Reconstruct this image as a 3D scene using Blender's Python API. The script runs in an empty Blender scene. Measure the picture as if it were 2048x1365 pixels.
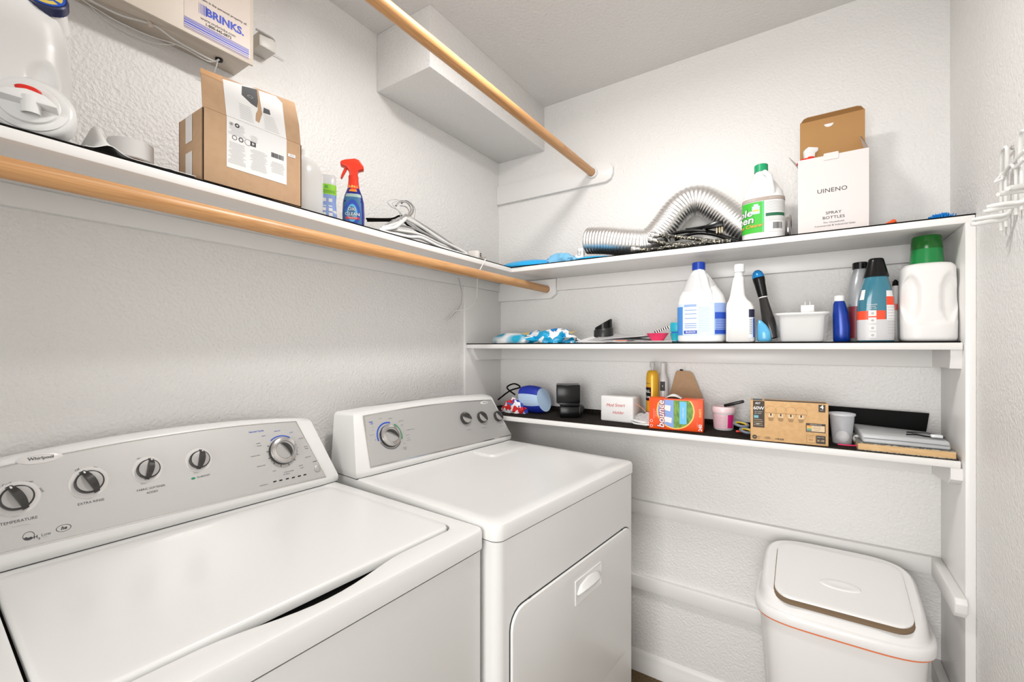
import bpy, bmesh, math, random
from math import sin, cos, pi, radians, atan, atan2, sqrt, hypot
from mathutils import Vector, Matrix, noise
random.seed(7)
sc = bpy.context.scene
COL = sc.collection

# ------------------------------------------------------------------ camera, world, lights, exposure
FPX = 887.0; CXP = 1024.0; HOR = 694.0
YAW = atan((1617 - CXP) / FPX)
CAM = Vector((1.2795, -1.802, 1.3243))
cd = bpy.data.cameras.new('camera'); cam = bpy.data.objects.new('camera', cd); COL.objects.link(cam)
cam.location = CAM; cam.rotation_euler = (radians(90), 0, YAW)
cd.sensor_width = 36.0; cd.lens = FPX / 2048 * 36.0; cd.shift_y = (HOR - 682.5) / 2048
cd.clip_start = 0.02
sc.camera = cam
sc.view_settings.view_transform = 'Standard'; sc.view_settings.look = 'None'
sc.view_settings.exposure = 0.26; sc.view_settings.gamma = 1.0
sc.view_settings.use_curve_mapping = False
w = bpy.data.worlds.new('world'); sc.world = w; w.use_nodes = True
w.node_tree.nodes['Background'].inputs[0].default_value = (1.0, 0.985, 0.96, 1)
w.node_tree.nodes['Background'].inputs[1].default_value = 1.0

def area(name, loc, target, sx, sy, power, color, shape='RECTANGLE'):
    l = bpy.data.lights.new(name, 'AREA'); l.shape = shape; l.size = sx
    if shape in ('RECTANGLE', 'ELLIPSE'): l.size_y = sy
    l.energy = power; l.color = color
    o = bpy.data.objects.new(name, l); COL.objects.link(o)
    o.location = loc
    o.rotation_euler = (Vector(target) - Vector(loc)).to_track_quat('-Z', 'Y').to_euler()
    return o
LAMP = Vector((0.80, -0.95, 2.44))
area('hall_fill', (1.15, -4.3, 1.35), (1.0, 0.0, 1.1), 2.0, 2.0, 85.0, (1.0, 0.99, 0.975))  # unseen fill light added beyond the doorway to even out the room

# ------------------------------------------------------------------ pixel <-> room helper (reads a place off the photograph's own perspective)
FWD = Vector((-sin(YAW), cos(YAW), 0)); RGT = Vector((cos(YAW), sin(YAW), 0)); UPV = Vector((0, 0, 1))
def ray(u, v): return FWD + RGT * ((u - CXP) / FPX) + UPV * ((HOR - v) / FPX)
def P(u, v, x=None, y=None, z=None):
    r = ray(u, v)
    for i, a in enumerate((x, y, z)):
        if a is not None: return CAM + r * ((a - CAM[i]) / r[i])

# ------------------------------------------------------------------ materials
MATS = {}
def mat(name, col, rough=0.5, metal=0.0, spec=None, bump=None, trans=0.0, alpha=1.0, coat=0.0, emit=None, ior=None, sss=0.0):
    if name in MATS: return MATS[name]
    m = bpy.data.materials.new(name); m.use_nodes = True
    nt = m.node_tree; b = nt.nodes['Principled BSDF']
    b.inputs['Base Color'].default_value = (*col, 1); b.inputs['Roughness'].default_value = rough
    b.inputs['Metallic'].default_value = metal
    if spec is not None: b.inputs['Specular IOR Level'].default_value = spec
    if trans: b.inputs['Transmission Weight'].default_value = trans
    if ior: b.inputs['IOR'].default_value = ior
    if coat: b.inputs['Coat Weight'].default_value = coat
    b.inputs['Alpha'].default_value = alpha
    if emit: b.inputs['Emission Color'].default_value = (*emit[:3], 1); b.inputs['Emission Strength'].default_value = emit[3]
    if bump:
        scale, strength, dist = bump
        tc = nt.nodes.new('ShaderNodeTexCoord'); n = nt.nodes.new('ShaderNodeTexNoise')
        n.inputs['Scale'].default_value = scale; n.inputs['Detail'].default_value = 3.0
        bp = nt.nodes.new('ShaderNodeBump'); bp.inputs['Strength'].default_value = strength; bp.inputs['Distance'].default_value = dist
        nt.links.new(tc.outputs['Object'], n.inputs['Vector']); nt.links.new(n.outputs['Fac'], bp.inputs['Height'])
        nt.links.new(bp.outputs['Normal'], b.inputs['Normal'])
    MATS[name] = m
    return m
def c255(r, g, b):
    f = lambda c: ((c / 255 + 0.055) / 1.055) ** 2.4 if c > 10 else c / 255 / 12.92
    return (f(r), f(g), f(b))
def ramp(m, scale, stops, tex='noise', stretch=(1, 1, 1), detail=2.0, interp='LINEAR', dist=0.0):
    """colour of the thing itself varies by a texture: wood grain, printed fabric, carpet"""
    nt = m.node_tree; b = nt.nodes['Principled BSDF']
    tc = nt.nodes.new('ShaderNodeTexCoord'); mp = nt.nodes.new('ShaderNodeMapping'); mp.inputs['Scale'].default_value = stretch
    if tex == 'noise':
        n = nt.nodes.new('ShaderNodeTexNoise'); n.inputs['Scale'].default_value = scale; n.inputs['Detail'].default_value = detail; n.inputs['Distortion'].default_value = dist; out = n.outputs['Fac']
    elif tex == 'wave':
        n = nt.nodes.new('ShaderNodeTexWave'); n.inputs['Scale'].default_value = scale; n.inputs['Distortion'].default_value = dist; n.inputs['Detail'].default_value = detail; out = n.outputs['Fac']
    else:
        n = nt.nodes.new('ShaderNodeTexVoronoi'); n.inputs['Scale'].default_value = scale; s = nt.nodes.new('ShaderNodeSeparateColor'); nt.links.new(n.outputs['Color'], s.inputs[0]); out = s.outputs[0]
    r = nt.nodes.new('ShaderNodeValToRGB'); r.color_ramp.interpolation = interp
    while len(r.color_ramp.elements) < len(stops): r.color_ramp.elements.new(0.5)
    for e, (p, c) in zip(r.color_ramp.elements, stops): e.position = p; e.color = (*c, 1)
    nt.links.new(tc.outputs['Object'], mp.inputs['Vector']); nt.links.new(mp.outputs['Vector'], n.inputs['Vector'])
    nt.links.new(out, r.inputs['Fac']); nt.links.new(r.outputs['Color'], b.inputs['Base Color'])
    return m

WALL = mat('painted_textured_wall', (0.83, 0.82, 0.805), 0.42, bump=(125, 0.7, 0.0042))
CEIL = mat('painted_textured_ceiling', (0.76, 0.745, 0.73), 0.7, bump=(90, 0.6, 0.005))
PAINT = mat('semi_gloss_white_paint', (0.83, 0.82, 0.805), 0.3)
SHELFW = mat('white_shelf_paint', (0.84, 0.83, 0.815), 0.28)
CARPET = ramp(mat('brown_carpet', (0.25, 0.17, 0.09), 0.95, bump=(400, 1.0, 0.01)), 220, [(0.3, (0.13, 0.075, 0.03)), (0.7, (0.36, 0.25, 0.13))])
ENAMEL = mat('white_appliance_enamel', (0.80, 0.80, 0.79), 0.30, coat=0.08)
ENAMEL2 = mat('white_appliance_plastic', (0.80, 0.80, 0.79), 0.28)
SEAM = mat('dark_seam', (0.03, 0.03, 0.03), 0.8)
SILVER = mat('silver_fascia', (0.56, 0.555, 0.545), 0.40, metal=0.5)
SILVER2 = mat('chrome_trim', (0.62, 0.61, 0.6), 0.15, metal=0.9)
KDARK = mat('dark_grey_knob', (0.035, 0.033, 0.032), 0.3)
KGREY = mat('grey_knob_face', (0.46, 0.45, 0.44), 0.35, metal=0.3)
BEZ = mat('pale_bezel', (0.74, 0.72, 0.71), 0.3)
INK = mat('dark_print', (0.05, 0.05, 0.055), 0.6)
INKG = mat('grey_print', (0.11, 0.11, 0.115), 0.6)
INKL = mat('light_grey_print', (0.50, 0.50, 0.50), 0.6)
INKB = mat('blue_print', (0.02, 0.08, 0.5), 0.5)
BLACK = mat('black_plastic', (0.004, 0.004, 0.0045), 0.25, spec=.3)
FELT = mat('black_felt_liner', (0.006, 0.0055, 0.005), 0.9, spec=0.1)
FELT2 = ramp(mat('dark_speckled_liner', (0.02, 0.018, 0.016), 0.9, spec=0.1), 300, [(0.4, (0.010, 0.008, 0.007)), (0.75, (0.05, 0.042, 0.035))])
WHITE = mat('white_plastic', (0.82, 0.82, 0.81), 0.25)
WHITE2 = mat('soft_white_plastic', (0.80, 0.79, 0.775), 0.4)
PAPER = mat('white_paper', (0.78, 0.775, 0.77), 0.7)
CARD = ramp(mat('brown_cardboard', c255(186, 152, 120), 0.8), 60, [(0.3, c255(184, 150, 117)), (0.7, c255(190, 156, 123))])
CARDI = mat('kraft_card_inside', c255(176, 134, 84), 0.85)
CARDK = ramp(mat('kraft_carton', c255(205, 165, 115), 0.7), 90, [(0.3, c255(204, 162, 112)), (0.7, c255(214, 174, 124))])
TAPE = mat('clear_packing_tape', (0.75, 0.74, 0.74), 0.12, alpha=0.55)
WOOD = ramp(mat('pine_closet_rod', (0.6, 0.35, 0.14), 0.38), 9, [(0.25, c255(176, 122, 70)), (0.45, c255(208, 158, 106)), (0.58, c255(190, 138, 88)), (0.78, c255(216, 176, 132))], tex='noise', stretch=(9, 0.35, 9), detail=5, dist=1.2)
ALU = mat('aluminium_duct_foil', (0.84, 0.83, 0.82), 0.36, metal=1.0)
WIRE = mat('white_coated_wire', (0.80, 0.80, 0.78), 0.3)
CORD = mat('white_cord', (0.72, 0.71, 0.69), 0.4)
GLASSY = mat('clear_plastic', (0.93, 0.94, 0.95), 0.08, trans=0.9, ior=1.2)
BEIGE = mat('beige_painted_metal', c255(214, 202, 188), 0.42)

# ------------------------------------------------------------------ mesh builder
class MB:
    def __init__(s, T=None):
        s.v = []; s.f = []; s.mi = []; s.sm = []; s.mats = []; s.T = T or Matrix.Identity(4)
    def m(s, mt):
        if mt not in s.mats: s.mats.append(mt)
        return s.mats.index(mt)
    def add(s, vs, fs, mt, smooth=False, T=None):
        T = T if T is not None else s.T
        b = len(s.v); k = s.m(mt)
        flip = T.determinant() < 0
        s.v += [T @ Vector(v) for v in vs]
        for f in fs:
            f = [b + i for i in f]
            if flip: f.reverse()
            s.f.append(f); s.mi.append(k); s.sm.append(smooth)
        return s
    def box(s, x0, x1, y0, y1, z0, z1, mt, r=0.0, seg=2, T=None):
        bm = bmesh.new(); bmesh.ops.create_cube(bm, size=1)
        for v in bm.verts: v.co = Vector(((x0 + x1) / 2 + v.co.x * (x1 - x0), (y0 + y1) / 2 + v.co.y * (y1 - y0), (z0 + z1) / 2 + v.co.z * (z1 - z0)))
        if r > 0: bmesh.ops.bevel(bm, geom=bm.edges[:], offset=r, segments=seg, profile=0.5, affect='EDGES')
        bm.verts.index_update()
        s.add([v.co.copy() for v in bm.verts], [[v.index for v in f.verts] for f in bm.faces], mt, r > 0, T); bm.free(); return s
    def hexa(s, p, mt, r=0.0, seg=2):   # 8 points: bottom loop (ccw from above) then top loop
        bm = bmesh.new(); vv = [bm.verts.new(q) for q in p]
        for f in ((3, 2, 1, 0), (4, 5, 6, 7), (0, 1, 5, 4), (1, 2, 6, 5), (2, 3, 7, 6), (3, 0, 4, 7)): bm.faces.new([vv[i] for i in f])
        bmesh.ops.recalc_face_normals(bm, faces=bm.faces[:])
        if r > 0: bmesh.ops.bevel(bm, geom=bm.edges[:], offset=r, segments=seg, profile=0.5, affect='EDGES')
        bm.verts.index_update()
        s.add([v.co.copy() for v in bm.verts], [[v.index for v in f.verts] for f in bm.faces], mt, r > 0); bm.free(); return s
    def loops(s, L, mt, cap0=True, cap1=True, smooth=True, close=True, T=None):
        n = len(L[0]); vs = [p for l in L for p in l]; fs = []
        for k in range(len(L) - 1):
            for i in range(n if close else n - 1):
                j = (i + 1) % n
                fs.append([k * n + i, k * n + j, (k + 1) * n + j, (k + 1) * n + i])
        if cap0: fs.append(list(range(n))[::-1])
        if cap1: fs.append([(len(L) - 1) * n + i for i in range(n)])
        return s.add(vs, fs, mt, smooth, T)
    def lathe(s, prof, mt, n=32, T=None, caps=(True, True), a0=0, a1=2 * pi):
        full = abs(a1 - a0 - 2 * pi) < 1e-6
        L = [[Vector((r * cos(a0 + (a1 - a0) * i / n), r * sin(a0 + (a1 - a0) * i / n), z)) for i in range(n if full else n + 1)] for r, z in prof]
        return s.loops(L, mt, caps[0] and full, caps[1] and full, True, full, T)
    def tube(s, path, r, mt, n=10, caps=True, T=None, sub=0):
        pts = [Vector(p) for p in path]
        if sub: pts = spline(pts, sub)
        R = r if isinstance(r, (list, tuple)) else [r] * len(pts)
        if len(R) != len(pts): R = [R[min(len(R) - 1, int(i * len(R) / len(pts)))] for i in range(len(pts))]
        t0 = (pts[1] - pts[0]).normalized(); up = Vector((0, 0, 1)) if abs(t0.z) < 0.9 else Vector((1, 0, 0))
        a = t0.cross(up).normalized(); L = []
        for i, p in enumerate(pts):
            t = (pts[min(i + 1, len(pts) - 1)] - pts[max(i - 1, 0)]).normalized()
            a = (a - t * a.dot(t)).normalized(); b = t.cross(a)
            L.append([p + (a * cos(2 * pi * k / n) + b * sin(2 * pi * k / n)) * R[i] for k in range(n)])
        return s.loops(L, mt, caps, caps, True, True, T)
    def prism(s, poly, d0, d1, mt, r=0.0, T=None, seg=2):   # poly in local xy, extruded along z
        bm = bmesh.new(); vv = [bm.verts.new((x, y, d0)) for x, y in poly]; f = bm.faces.new(vv)
        ret = bmesh.ops.extrude_face_region(bm, geom=[f])
        for e in ret['geom']:
            if isinstance(e, bmesh.types.BMVert): e.co.z = d1
        bmesh.ops.recalc_face_normals(bm, faces=bm.faces[:])
        if r > 0: bmesh.ops.bevel(bm, geom=bm.edges[:], offset=r, segments=seg, profile=0.5, affect='EDGES')
        bm.verts.index_update()
        s.add([v.co.copy() for v in bm.verts], [[v.index for v in f.verts] for f in bm.faces], mt, r > 0, T); bm.free(); return s
    def flat(s, pts, mt, off=0.0005, wrap=None, sub=1):   # printed patch in local xy at height off
        if wrap:
            (x0, y0), (x1, y1) = pts[0], pts[2]; nx = max(1, sub); vs = []; fs = []
            for j in range(5):
                for i in range(nx + 1): vs.append(wrap(x0 + (x1 - x0) * i / nx, y0 + (y1 - y0) * j / 4, off))
            for j in range(4):
                for i in range(nx): a = j * (nx + 1) + i; fs.append([a, a + 1, a + nx + 2, a + nx + 1])
            return s.add(vs, fs, mt, True)
        return s.add([(x, y, off) for x, y in pts], [list(range(len(pts)))], mt)
    def rect(s, x0, x1, y0, y1, mt, off=0.0005, wrap=None, sub=12): return s.flat([(x0, y0), (x1, y0), (x1, y1), (x0, y1)], mt, off, wrap, sub)
    def ring(s, cx, cy, r0, r1, mt, off=0.0006, a0=0, a1=2 * pi, n=32, sy=1.0):
        vs = []; fs = []
        for i in range(n + 1):
            a = a0 + (a1 - a0) * i / n
            vs += [(cx + r0 * cos(a), cy + r0 * sin(a) * sy, off), (cx + r1 * cos(a), cy + r1 * sin(a) * sy, off)]
            if i: k = 2 * i; fs.append([k - 2, k - 1, k + 1, k])
        return s.add(vs, fs, mt)
    def disc(s, cx, cy, r, mt, off=0.0005, sy=1.0, n=28): return s.flat([(cx + r * cos(2 * pi * i / n), cy + r * sy * sin(2 * pi * i / n)) for i in range(n)], mt, off)
    def text(s, txt, size, x, y, mt, off=0.0007, rot=0.0, bold=0.0, shear=0.0, align='CENTER', sx=1.0, wrap=None, space=1.0):
        vs, fs = text_geo(txt, bold, shear, align, space)
        c, q = cos(rot), sin(rot); out = []
        size *= .66
        for a, b in vs:
            a *= size * sx; b *= size
            X, Y = x + a * c - b * q, y + a * q + b * c
            out.append(wrap(X, Y, off) if wrap else (X, Y, off))
        return s.add(out, fs, mt)
    def build(s, name, parent=None, label=None, angle=40, keep=False):
        me = bpy.data.meshes.new(name); me.from_pydata([tuple(v) for v in s.v], [], s.f)
        for mt in s.mats: me.materials.append(mt)
        me.polygons.foreach_set('material_index', s.mi); me.polygons.foreach_set('use_smooth', s.sm)
        me.update(); me.validate()
        try: me.set_sharp_from_angle(angle=radians(angle))
        except Exception: pass
        o = bpy.data.objects.new(name, me); COL.objects.link(o)
        if parent is not None:
            wl = world_loc(parent); me.transform(Matrix.Translation(-wl)); o.parent = parent
        elif not keep:
            xs = [v.co for v in me.vertices]
            c = Vector(((min(v.x for v in xs) + max(v.x for v in xs)) / 2, (min(v.y for v in xs) + max(v.y for v in xs)) / 2, min(v.z for v in xs)))
            me.transform(Matrix.Translation(-c)); o.location = c
        if label: o['label'] = label
        return o
def world_loc(o):
    l = Vector(o.location); p = o.parent
    while p: l += Vector(p.location); p = p.parent
    return l
_tc = {}
def text_geo(txt, bold, shear, align, space):
    k = (txt, bold, shear, align, space)
    if k in _tc: return _tc[k]
    c = bpy.data.curves.new('t', 'FONT'); c.body = txt; c.size = 1; c.offset = bold; c.shear = shear; c.align_x = align; c.align_y = 'CENTER'; c.space_character = space; c.resolution_u = 3
    o = bpy.data.objects.new('t', c); COL.objects.link(o)
    me = bpy.data.meshes.new_from_object(o)
    r = ([(v.co.x, v.co.y) for v in me.vertices], [list(p.vertices) for p in me.polygons])
    bpy.data.objects.remove(o); bpy.data.curves.remove(c); bpy.data.meshes.remove(me)
    _tc[k] = r; return r
def spline(p, sub):
    out = []
    for i in range(len(p) - 1):
        a = p[max(i - 1, 0)]; b = p[i]; c = p[i + 1]; d = p[min(i + 2, len(p) - 1)]
        for k in range(sub):
            t = k / sub
            out.append(0.5 * ((2 * b) + (c - a) * t + (2 * a - 5 * b + 4 * c - d) * t * t + (3 * b - a - 3 * c + d) * t ** 3))
    out.append(p[-1].copy()); return out
def frame(o, s, t):
    s = Vector(s).normalized(); t = Vector(t); t = (t - s * t.dot(s)).normalized(); n = s.cross(t)
    o = Vector(o)
    return Matrix(((s.x, t.x, n.x, o.x), (s.y, t.y, n.y, o.y), (s.z, t.z, n.z, o.z), (0, 0, 0, 1)))
def pix(M, u, v):     # photo pixel -> coordinates in a face's own plane
    o = M.translation; n = M.col[2].to_3d(); r = ray(u, v)
    p = CAM + r * ((o - CAM).dot(n) / r.dot(n)); q = M.inverted() @ p
    return q.x, q.y
def rrect(x0, x1, y0, y1, r, z=0.0, nc=5, ne=1):
    pts = []
    for cx, cy, a in ((x1 - r, y0 + r, -pi / 2), (x1 - r, y1 - r, 0), (x0 + r, y1 - r, pi / 2), (x0 + r, y0 + r, pi)):
        for i in range(nc + 1): t = a + pi / 2 * i / nc; pts.append(Vector((cx + r * cos(t), cy + r * sin(t), z)))
    if ne > 1:
        out = []; n = len(pts)
        for i in range(n):
            out.append(pts[i])
            if i % (nc + 1) == nc:
                q = pts[(i + 1) % n]
                for k in range(1, ne): out.append(pts[i].lerp(q, k / ne))
        pts = out
    return pts
def sup(hx, hy, z, e=2.6, cx=0, cy=0, n=40):
    out = []
    for i in range(n):
        a = 2 * pi * i / n; c, s_ = cos(a), sin(a)
        out.append(Vector((cx + hx * math.copysign(abs(c) ** (2 / e), c), cy + hy * math.copysign(abs(s_) ** (2 / e), s_), z)))
    return out
def thing(name, label, cat, loc, group=None):
    o = bpy.data.objects.new(name, None); COL.objects.link(o); o.location = Vector(loc); o.empty_display_size = 0.05
    o['label'] = label; o['category'] = cat
    if group: o['group'] = group
    return o
def tag(o, label, cat, group=None):
    o['label'] = label; o['category'] = cat
    if group: o['group'] = group
    return o
def struct(o): o['kind'] = 'structure'; return o
I4 = Matrix.Identity(4)
def TR(x, y, z, rz=0.0, rx=0.0, ry=0.0): return Matrix.Translation((x, y, z)) @ Matrix.Rotation(rz, 4, 'Z') @ Matrix.Rotation(rx, 4, 'X') @ Matrix.Rotation(ry, 4, 'Y')

# ------------------------------------------------------------------ room shell
ZT, ZM, ZB = 1.655, 1.336, 1.032          # tops of the three shelf boards
TB = 0.0195
XL, XR, YF = -0.004, 1.626, -2.42
def bx(name, *a, m=WALL, r=0.0): return struct(MB().box(*a, m, r).build(name))
bx('floor', XL - .1, XR + .1, YF - .6, .1, -.05, 0, m=CARPET)
bx('ceiling', XL - .1, XR + .1, YF - .1, .1, 2.44, 2.5, m=CEIL)
bx('wall_left', XL - .1, XL, YF - .1, .1, 0, 2.44)
bx('wall_right', XR, XR + .1, YF - .1, .1, 0, 2.44)
bx('wall_back', XL, XR, 0, .1, 0, 2.44)
b = MB(); b.box(XL, .66, YF - .1, YF, 0, 2.44, WALL); b.box(1.56, XR, YF - .1, YF, 0, 2.44, WALL); b.box(.66, 1.56, YF - .1, YF, 2.06, 2.44, WALL)
struct(b.build('wall_front'))
b = MB(); b.box(.60, .66, YF - .0, YF + .012, 0, 2.12, PAINT, .003); b.box(1.56, 1.62, YF, YF + .012, 0, 2.12, PAINT, .003); b.box(.66, 1.56, YF, YF + .012, 2.06, 2.12, PAINT, .003)
struct(b.build('trim_1'))
# soffit in the far left ceiling corner
struct(MB().box(XL, .257, -.752, 0, 2.236, 2.44, WALL, .002).build('trim_2'))
# baseboards with a stepped profile
def baseboard(name, p0, p1, nrm):
    prof = [(0, 0), (.014, 0), (.014, .045), (.010, .052), (.010, .068), (.004, .08), (0, .084)]
    p0, p1, nrm = Vector(p0), Vector(p1), Vector(nrm)
    L = [[p + nrm * a + UPV * z for a, z in prof] for p in (p0, p1)]
    struct(MB().loops(L, PAINT, True, True, False, True).build(name, keep=True))
baseboard('baseboard_back', (XL, 0, 0), (XR - .02, 0, 0), (0, -1, 0))
baseboard('baseboard_left', (XL, YF, 0), (XL, 0, 0), (1, 0, 0))
baseboard('baseboard_right', (XR, -.25, 0), (XR, YF, 0), (-1, 0, 0))
# side panels of the shelf alcove
struct(MB().box(XL, 0.008, -.275, 0, 0, 1.5945, PAINT, .0015).build('trim_3'))
b = MB(); b.box(1.606, XR, -.247, 0, 0, ZT - TB, PAINT, .002)
struct(b.build('trim_4'))
# ledger strips on the walls
struct(MB().box(XL, .016, YF, -.014, 1.5945, ZT - TB, PAINT, .001).build('trim_5'))
b = MB(); b.box(.33, 1.606, -.018, 0, 1.580, ZT - TB, PAINT, .001); struct(b.build('trim_6'))
b = MB(); b.box(.008, 1.606, -.018, 0, 1.264, ZM - TB, PAINT, .001)
b.prism([(-.018, ZM - TB), (-.24, ZM - TB), (-.235, ZM - TB - .012), (-.20, 1.264), (-.018, 1.264)], .008, .026, PAINT, 0, Matrix(((0, 0, 1, 0), (1, 0, 0, 0), (0, 1, 0, 0), (0, 0, 0, 1))))
b.prism([(-.018, ZM - TB), (-.222, ZM - TB), (-.222, ZM - TB - .020), (-.213, 1.268), (-.018, 1.268)], 1.584, 1.606, PAINT, 0, Matrix(((0, 0, 1, 0), (1, 0, 0, 0), (0, 1, 0, 0), (0, 0, 0, 1))))
struct(b.build('trim_7'))
b = MB(); b.box(.008, 1.584, -.018, 0, ZB - TB - .066, ZB - TB, PAINT, .001)
b.prism([(0, ZB - TB), (-.224, ZB - TB), (-.224, ZB - TB - .03), (-.20, ZB - TB - .047), (0, ZB - TB - .066)], 1.584, 1.606, PAINT, 0, Matrix(((0, 0, 1, 0), (1, 0, 0, 0), (0, 1, 0, 0), (0, 0, 0, 1))))
struct(b.build('trim_8'))
for i, (z0, z1) in enumerate(((.648, .699), (.340, .394))):
    b = MB(); b.box(.008, 1.584, -.019, 0, z0, z1, PAINT, .002)
    q = [(0, z1), (-.268, z1), (-.276, z1 - .012), (-.270, z0 + .014), (-.258, z0), (0, z0)]
    b.prism(q, 1.582, 1.606, PAINT, .0025, Matrix(((0, 0, 1, 0), (1, 0, 0, 0), (0, 1, 0, 0), (0, 0, 0, 1))))
    struct(b.build('trim_%d' % (9 + i)))
# rod mounting boards on the back wall
b = MB(); b.prism([(XL, 1.546), (.300, 1.546), (.327, 1.565), (.327, ZT - TB - .001), (XL, ZT - TB - .001)], 0, .020, PAINT, .0015, frame((0, 0, 0), (1, 0, 0), (0, 0, 1)))
struct(b.build('trim_11'))
b = MB(); b.prism([(XL, 2.026), (.562, 2.026), (.585, 2.036), (.595, 2.056), (.595, 2.086), (.58, 2.106), (.555, 2.118), (XL, 2.118)], 0, .018, PAINT, .002, frame((0, 0, 0), (1, 0, 0), (0, 0, 1)))
struct(b.build('trim_12'))

# ceiling lamp (just above the frame)
lt = thing('ceiling_light', 'round white dome light fixed to the middle of the ceiling', 'ceiling light', (LAMP.x, LAMP.y, 2.37))
MB(TR(LAMP.x, LAMP.y, 0)).lathe([(.155, 2.44), (.155, 2.42), (.14, 2.415)], WHITE, 40).build('base', lt)
MB(TR(LAMP.x, LAMP.y, 0)).lathe([(.138, 2.418), (.130, 2.395), (.10, 2.375), (.05, 2.366), (.005, 2.364)], mat('lit_glass_dome', (1, 1, 1), .5, emit=(1, .96, .90, 4.0)), 40).build('glass_dome', lt)
al = area('lamp_light', LAMP - Vector((0, 0, .085)), LAMP - Vector((0, 0, 1)), .20, .20, 9.8, (1.0, .975, .945), 'DISK')
al.parent = lt; al.location = Vector(al.location) - world_loc(lt)

# ------------------------------------------------------------------ shelves and their liners
def plank(pts, z0, z1, m, r=.002):
    n = len(pts); b = MB(); b.prism(pts, z0, z1, m, r); return b
o = plank([(XL, YF + .02), (.287, YF + .02), (.2835, -1.70), (.246, -.262), (.246, -.0002), (XL, -.0002)], ZT - TB, ZT - .0008, SHELFW).build('closet_shelf'); tag(o, 'long white board shelf along the left wall, highest shelf above the machines', 'shelf')
o = plank([(.2465, -.262), (1.605, -.243), (XR - .001, -.243), (XR - .001, -.0002), (.2465, -.0002)], ZT - TB, ZT - .0008, SHELFW).build('closet_shelf'); tag(o, 'white board shelf on the back wall, top of the three, holding the silver duct', 'shelf')
o = plank([(.0085, -.268), (1.604, -.238), (1.604, -.0005), (.0085, -.0005)], ZM - TB, ZM - .0008, SHELFW).build('closet_shelf'); tag(o, 'middle white shelf on the back wall holding the bleach jug and detergent', 'shelf')
o = plank([(.0085, -.268), (1.603, -.226), (1.603, -.0005), (.0085, -.0005)], ZB - TB, ZB - .0008, SHELFW).build('closet_shelf'); tag(o, 'lowest white shelf on the back wall holding the orange dryer sheet box', 'shelf')
def liner(pts, z, lab, m=FELT, th=.0022):
    o = plank(pts, z - .0008, z + th, m, 0).build('shelf_liner'); tag(o, lab, 'shelf liner'); return o
liner([(XL + .003, YF + .03), (.284, YF + .03), (.2825, -1.68), (.245, -.262), (.245, -.004), (XL + .003, -.004)], ZT, 'black felt liner covering the long left wall shelf')
liner([(.2455, -.2615), (1.6255, -.2425), (1.6255, -.004), (.2455, -.004)], ZT, 'black felt liner covering the top back shelf, under the silver duct')
liner([(.009, -.268), (.06, -.2665), (1.600, -.2375), (1.600, -.003), (.009, -.003)], ZM, 'black felt liner covering the middle back shelf', th=.003)
b = plank([(.009, -.262), (1.600, -.221), (1.600, -.003), (.009, -.003)], ZB - .0008, ZB + .002, FELT2, 0)
b.prism([(.25, -.0035), (1.6, -.0035), (1.6, -.001), (.25, -.001)], ZB, ZB + .02, FELT2, 0)
tag(b.build('shelf_liner'), 'black speckled liner covering the lowest back shelf and turned up behind', 'shelf liner')
ZT += .0024; ZM += .0032; ZB += .0022

# ------------------------------------------------------------------ closet rods
def rod(name, p0, p1, r, lab, flange=None):
    t = thing(name, lab, 'closet rod', (Vector(p0) + Vector(p1)) / 2)
    MB().tube([Vector(p0).lerp(Vector(p1), k / 6) for k in range(7)], r, WOOD, 28).build('wooden_pole', t)
    if flange:
        b = MB(frame(Vector(p1), (1, 0, 0), (0, 0, 1)))
        b.lathe([(r + .001, 0), (r + .001, flange), (r + .006, flange), (r + .0085, flange * .5), (r + .0085, 0)], WHITE, 36, caps=(False, False)); b.build('socket_ring', t)
    return t
rod('closet_rod', (.281, YF + .005, 1.594), (.281, -.0205, 1.588), .0165, 'lower light wood closet rod running beneath the left wall shelf', .004)
rod('closet_rod', (.505, YF + .005, 2.074), (.505, -.0185, 2.074), .0165, 'upper light wood closet rod crossing high below the ceiling', .012)

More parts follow.
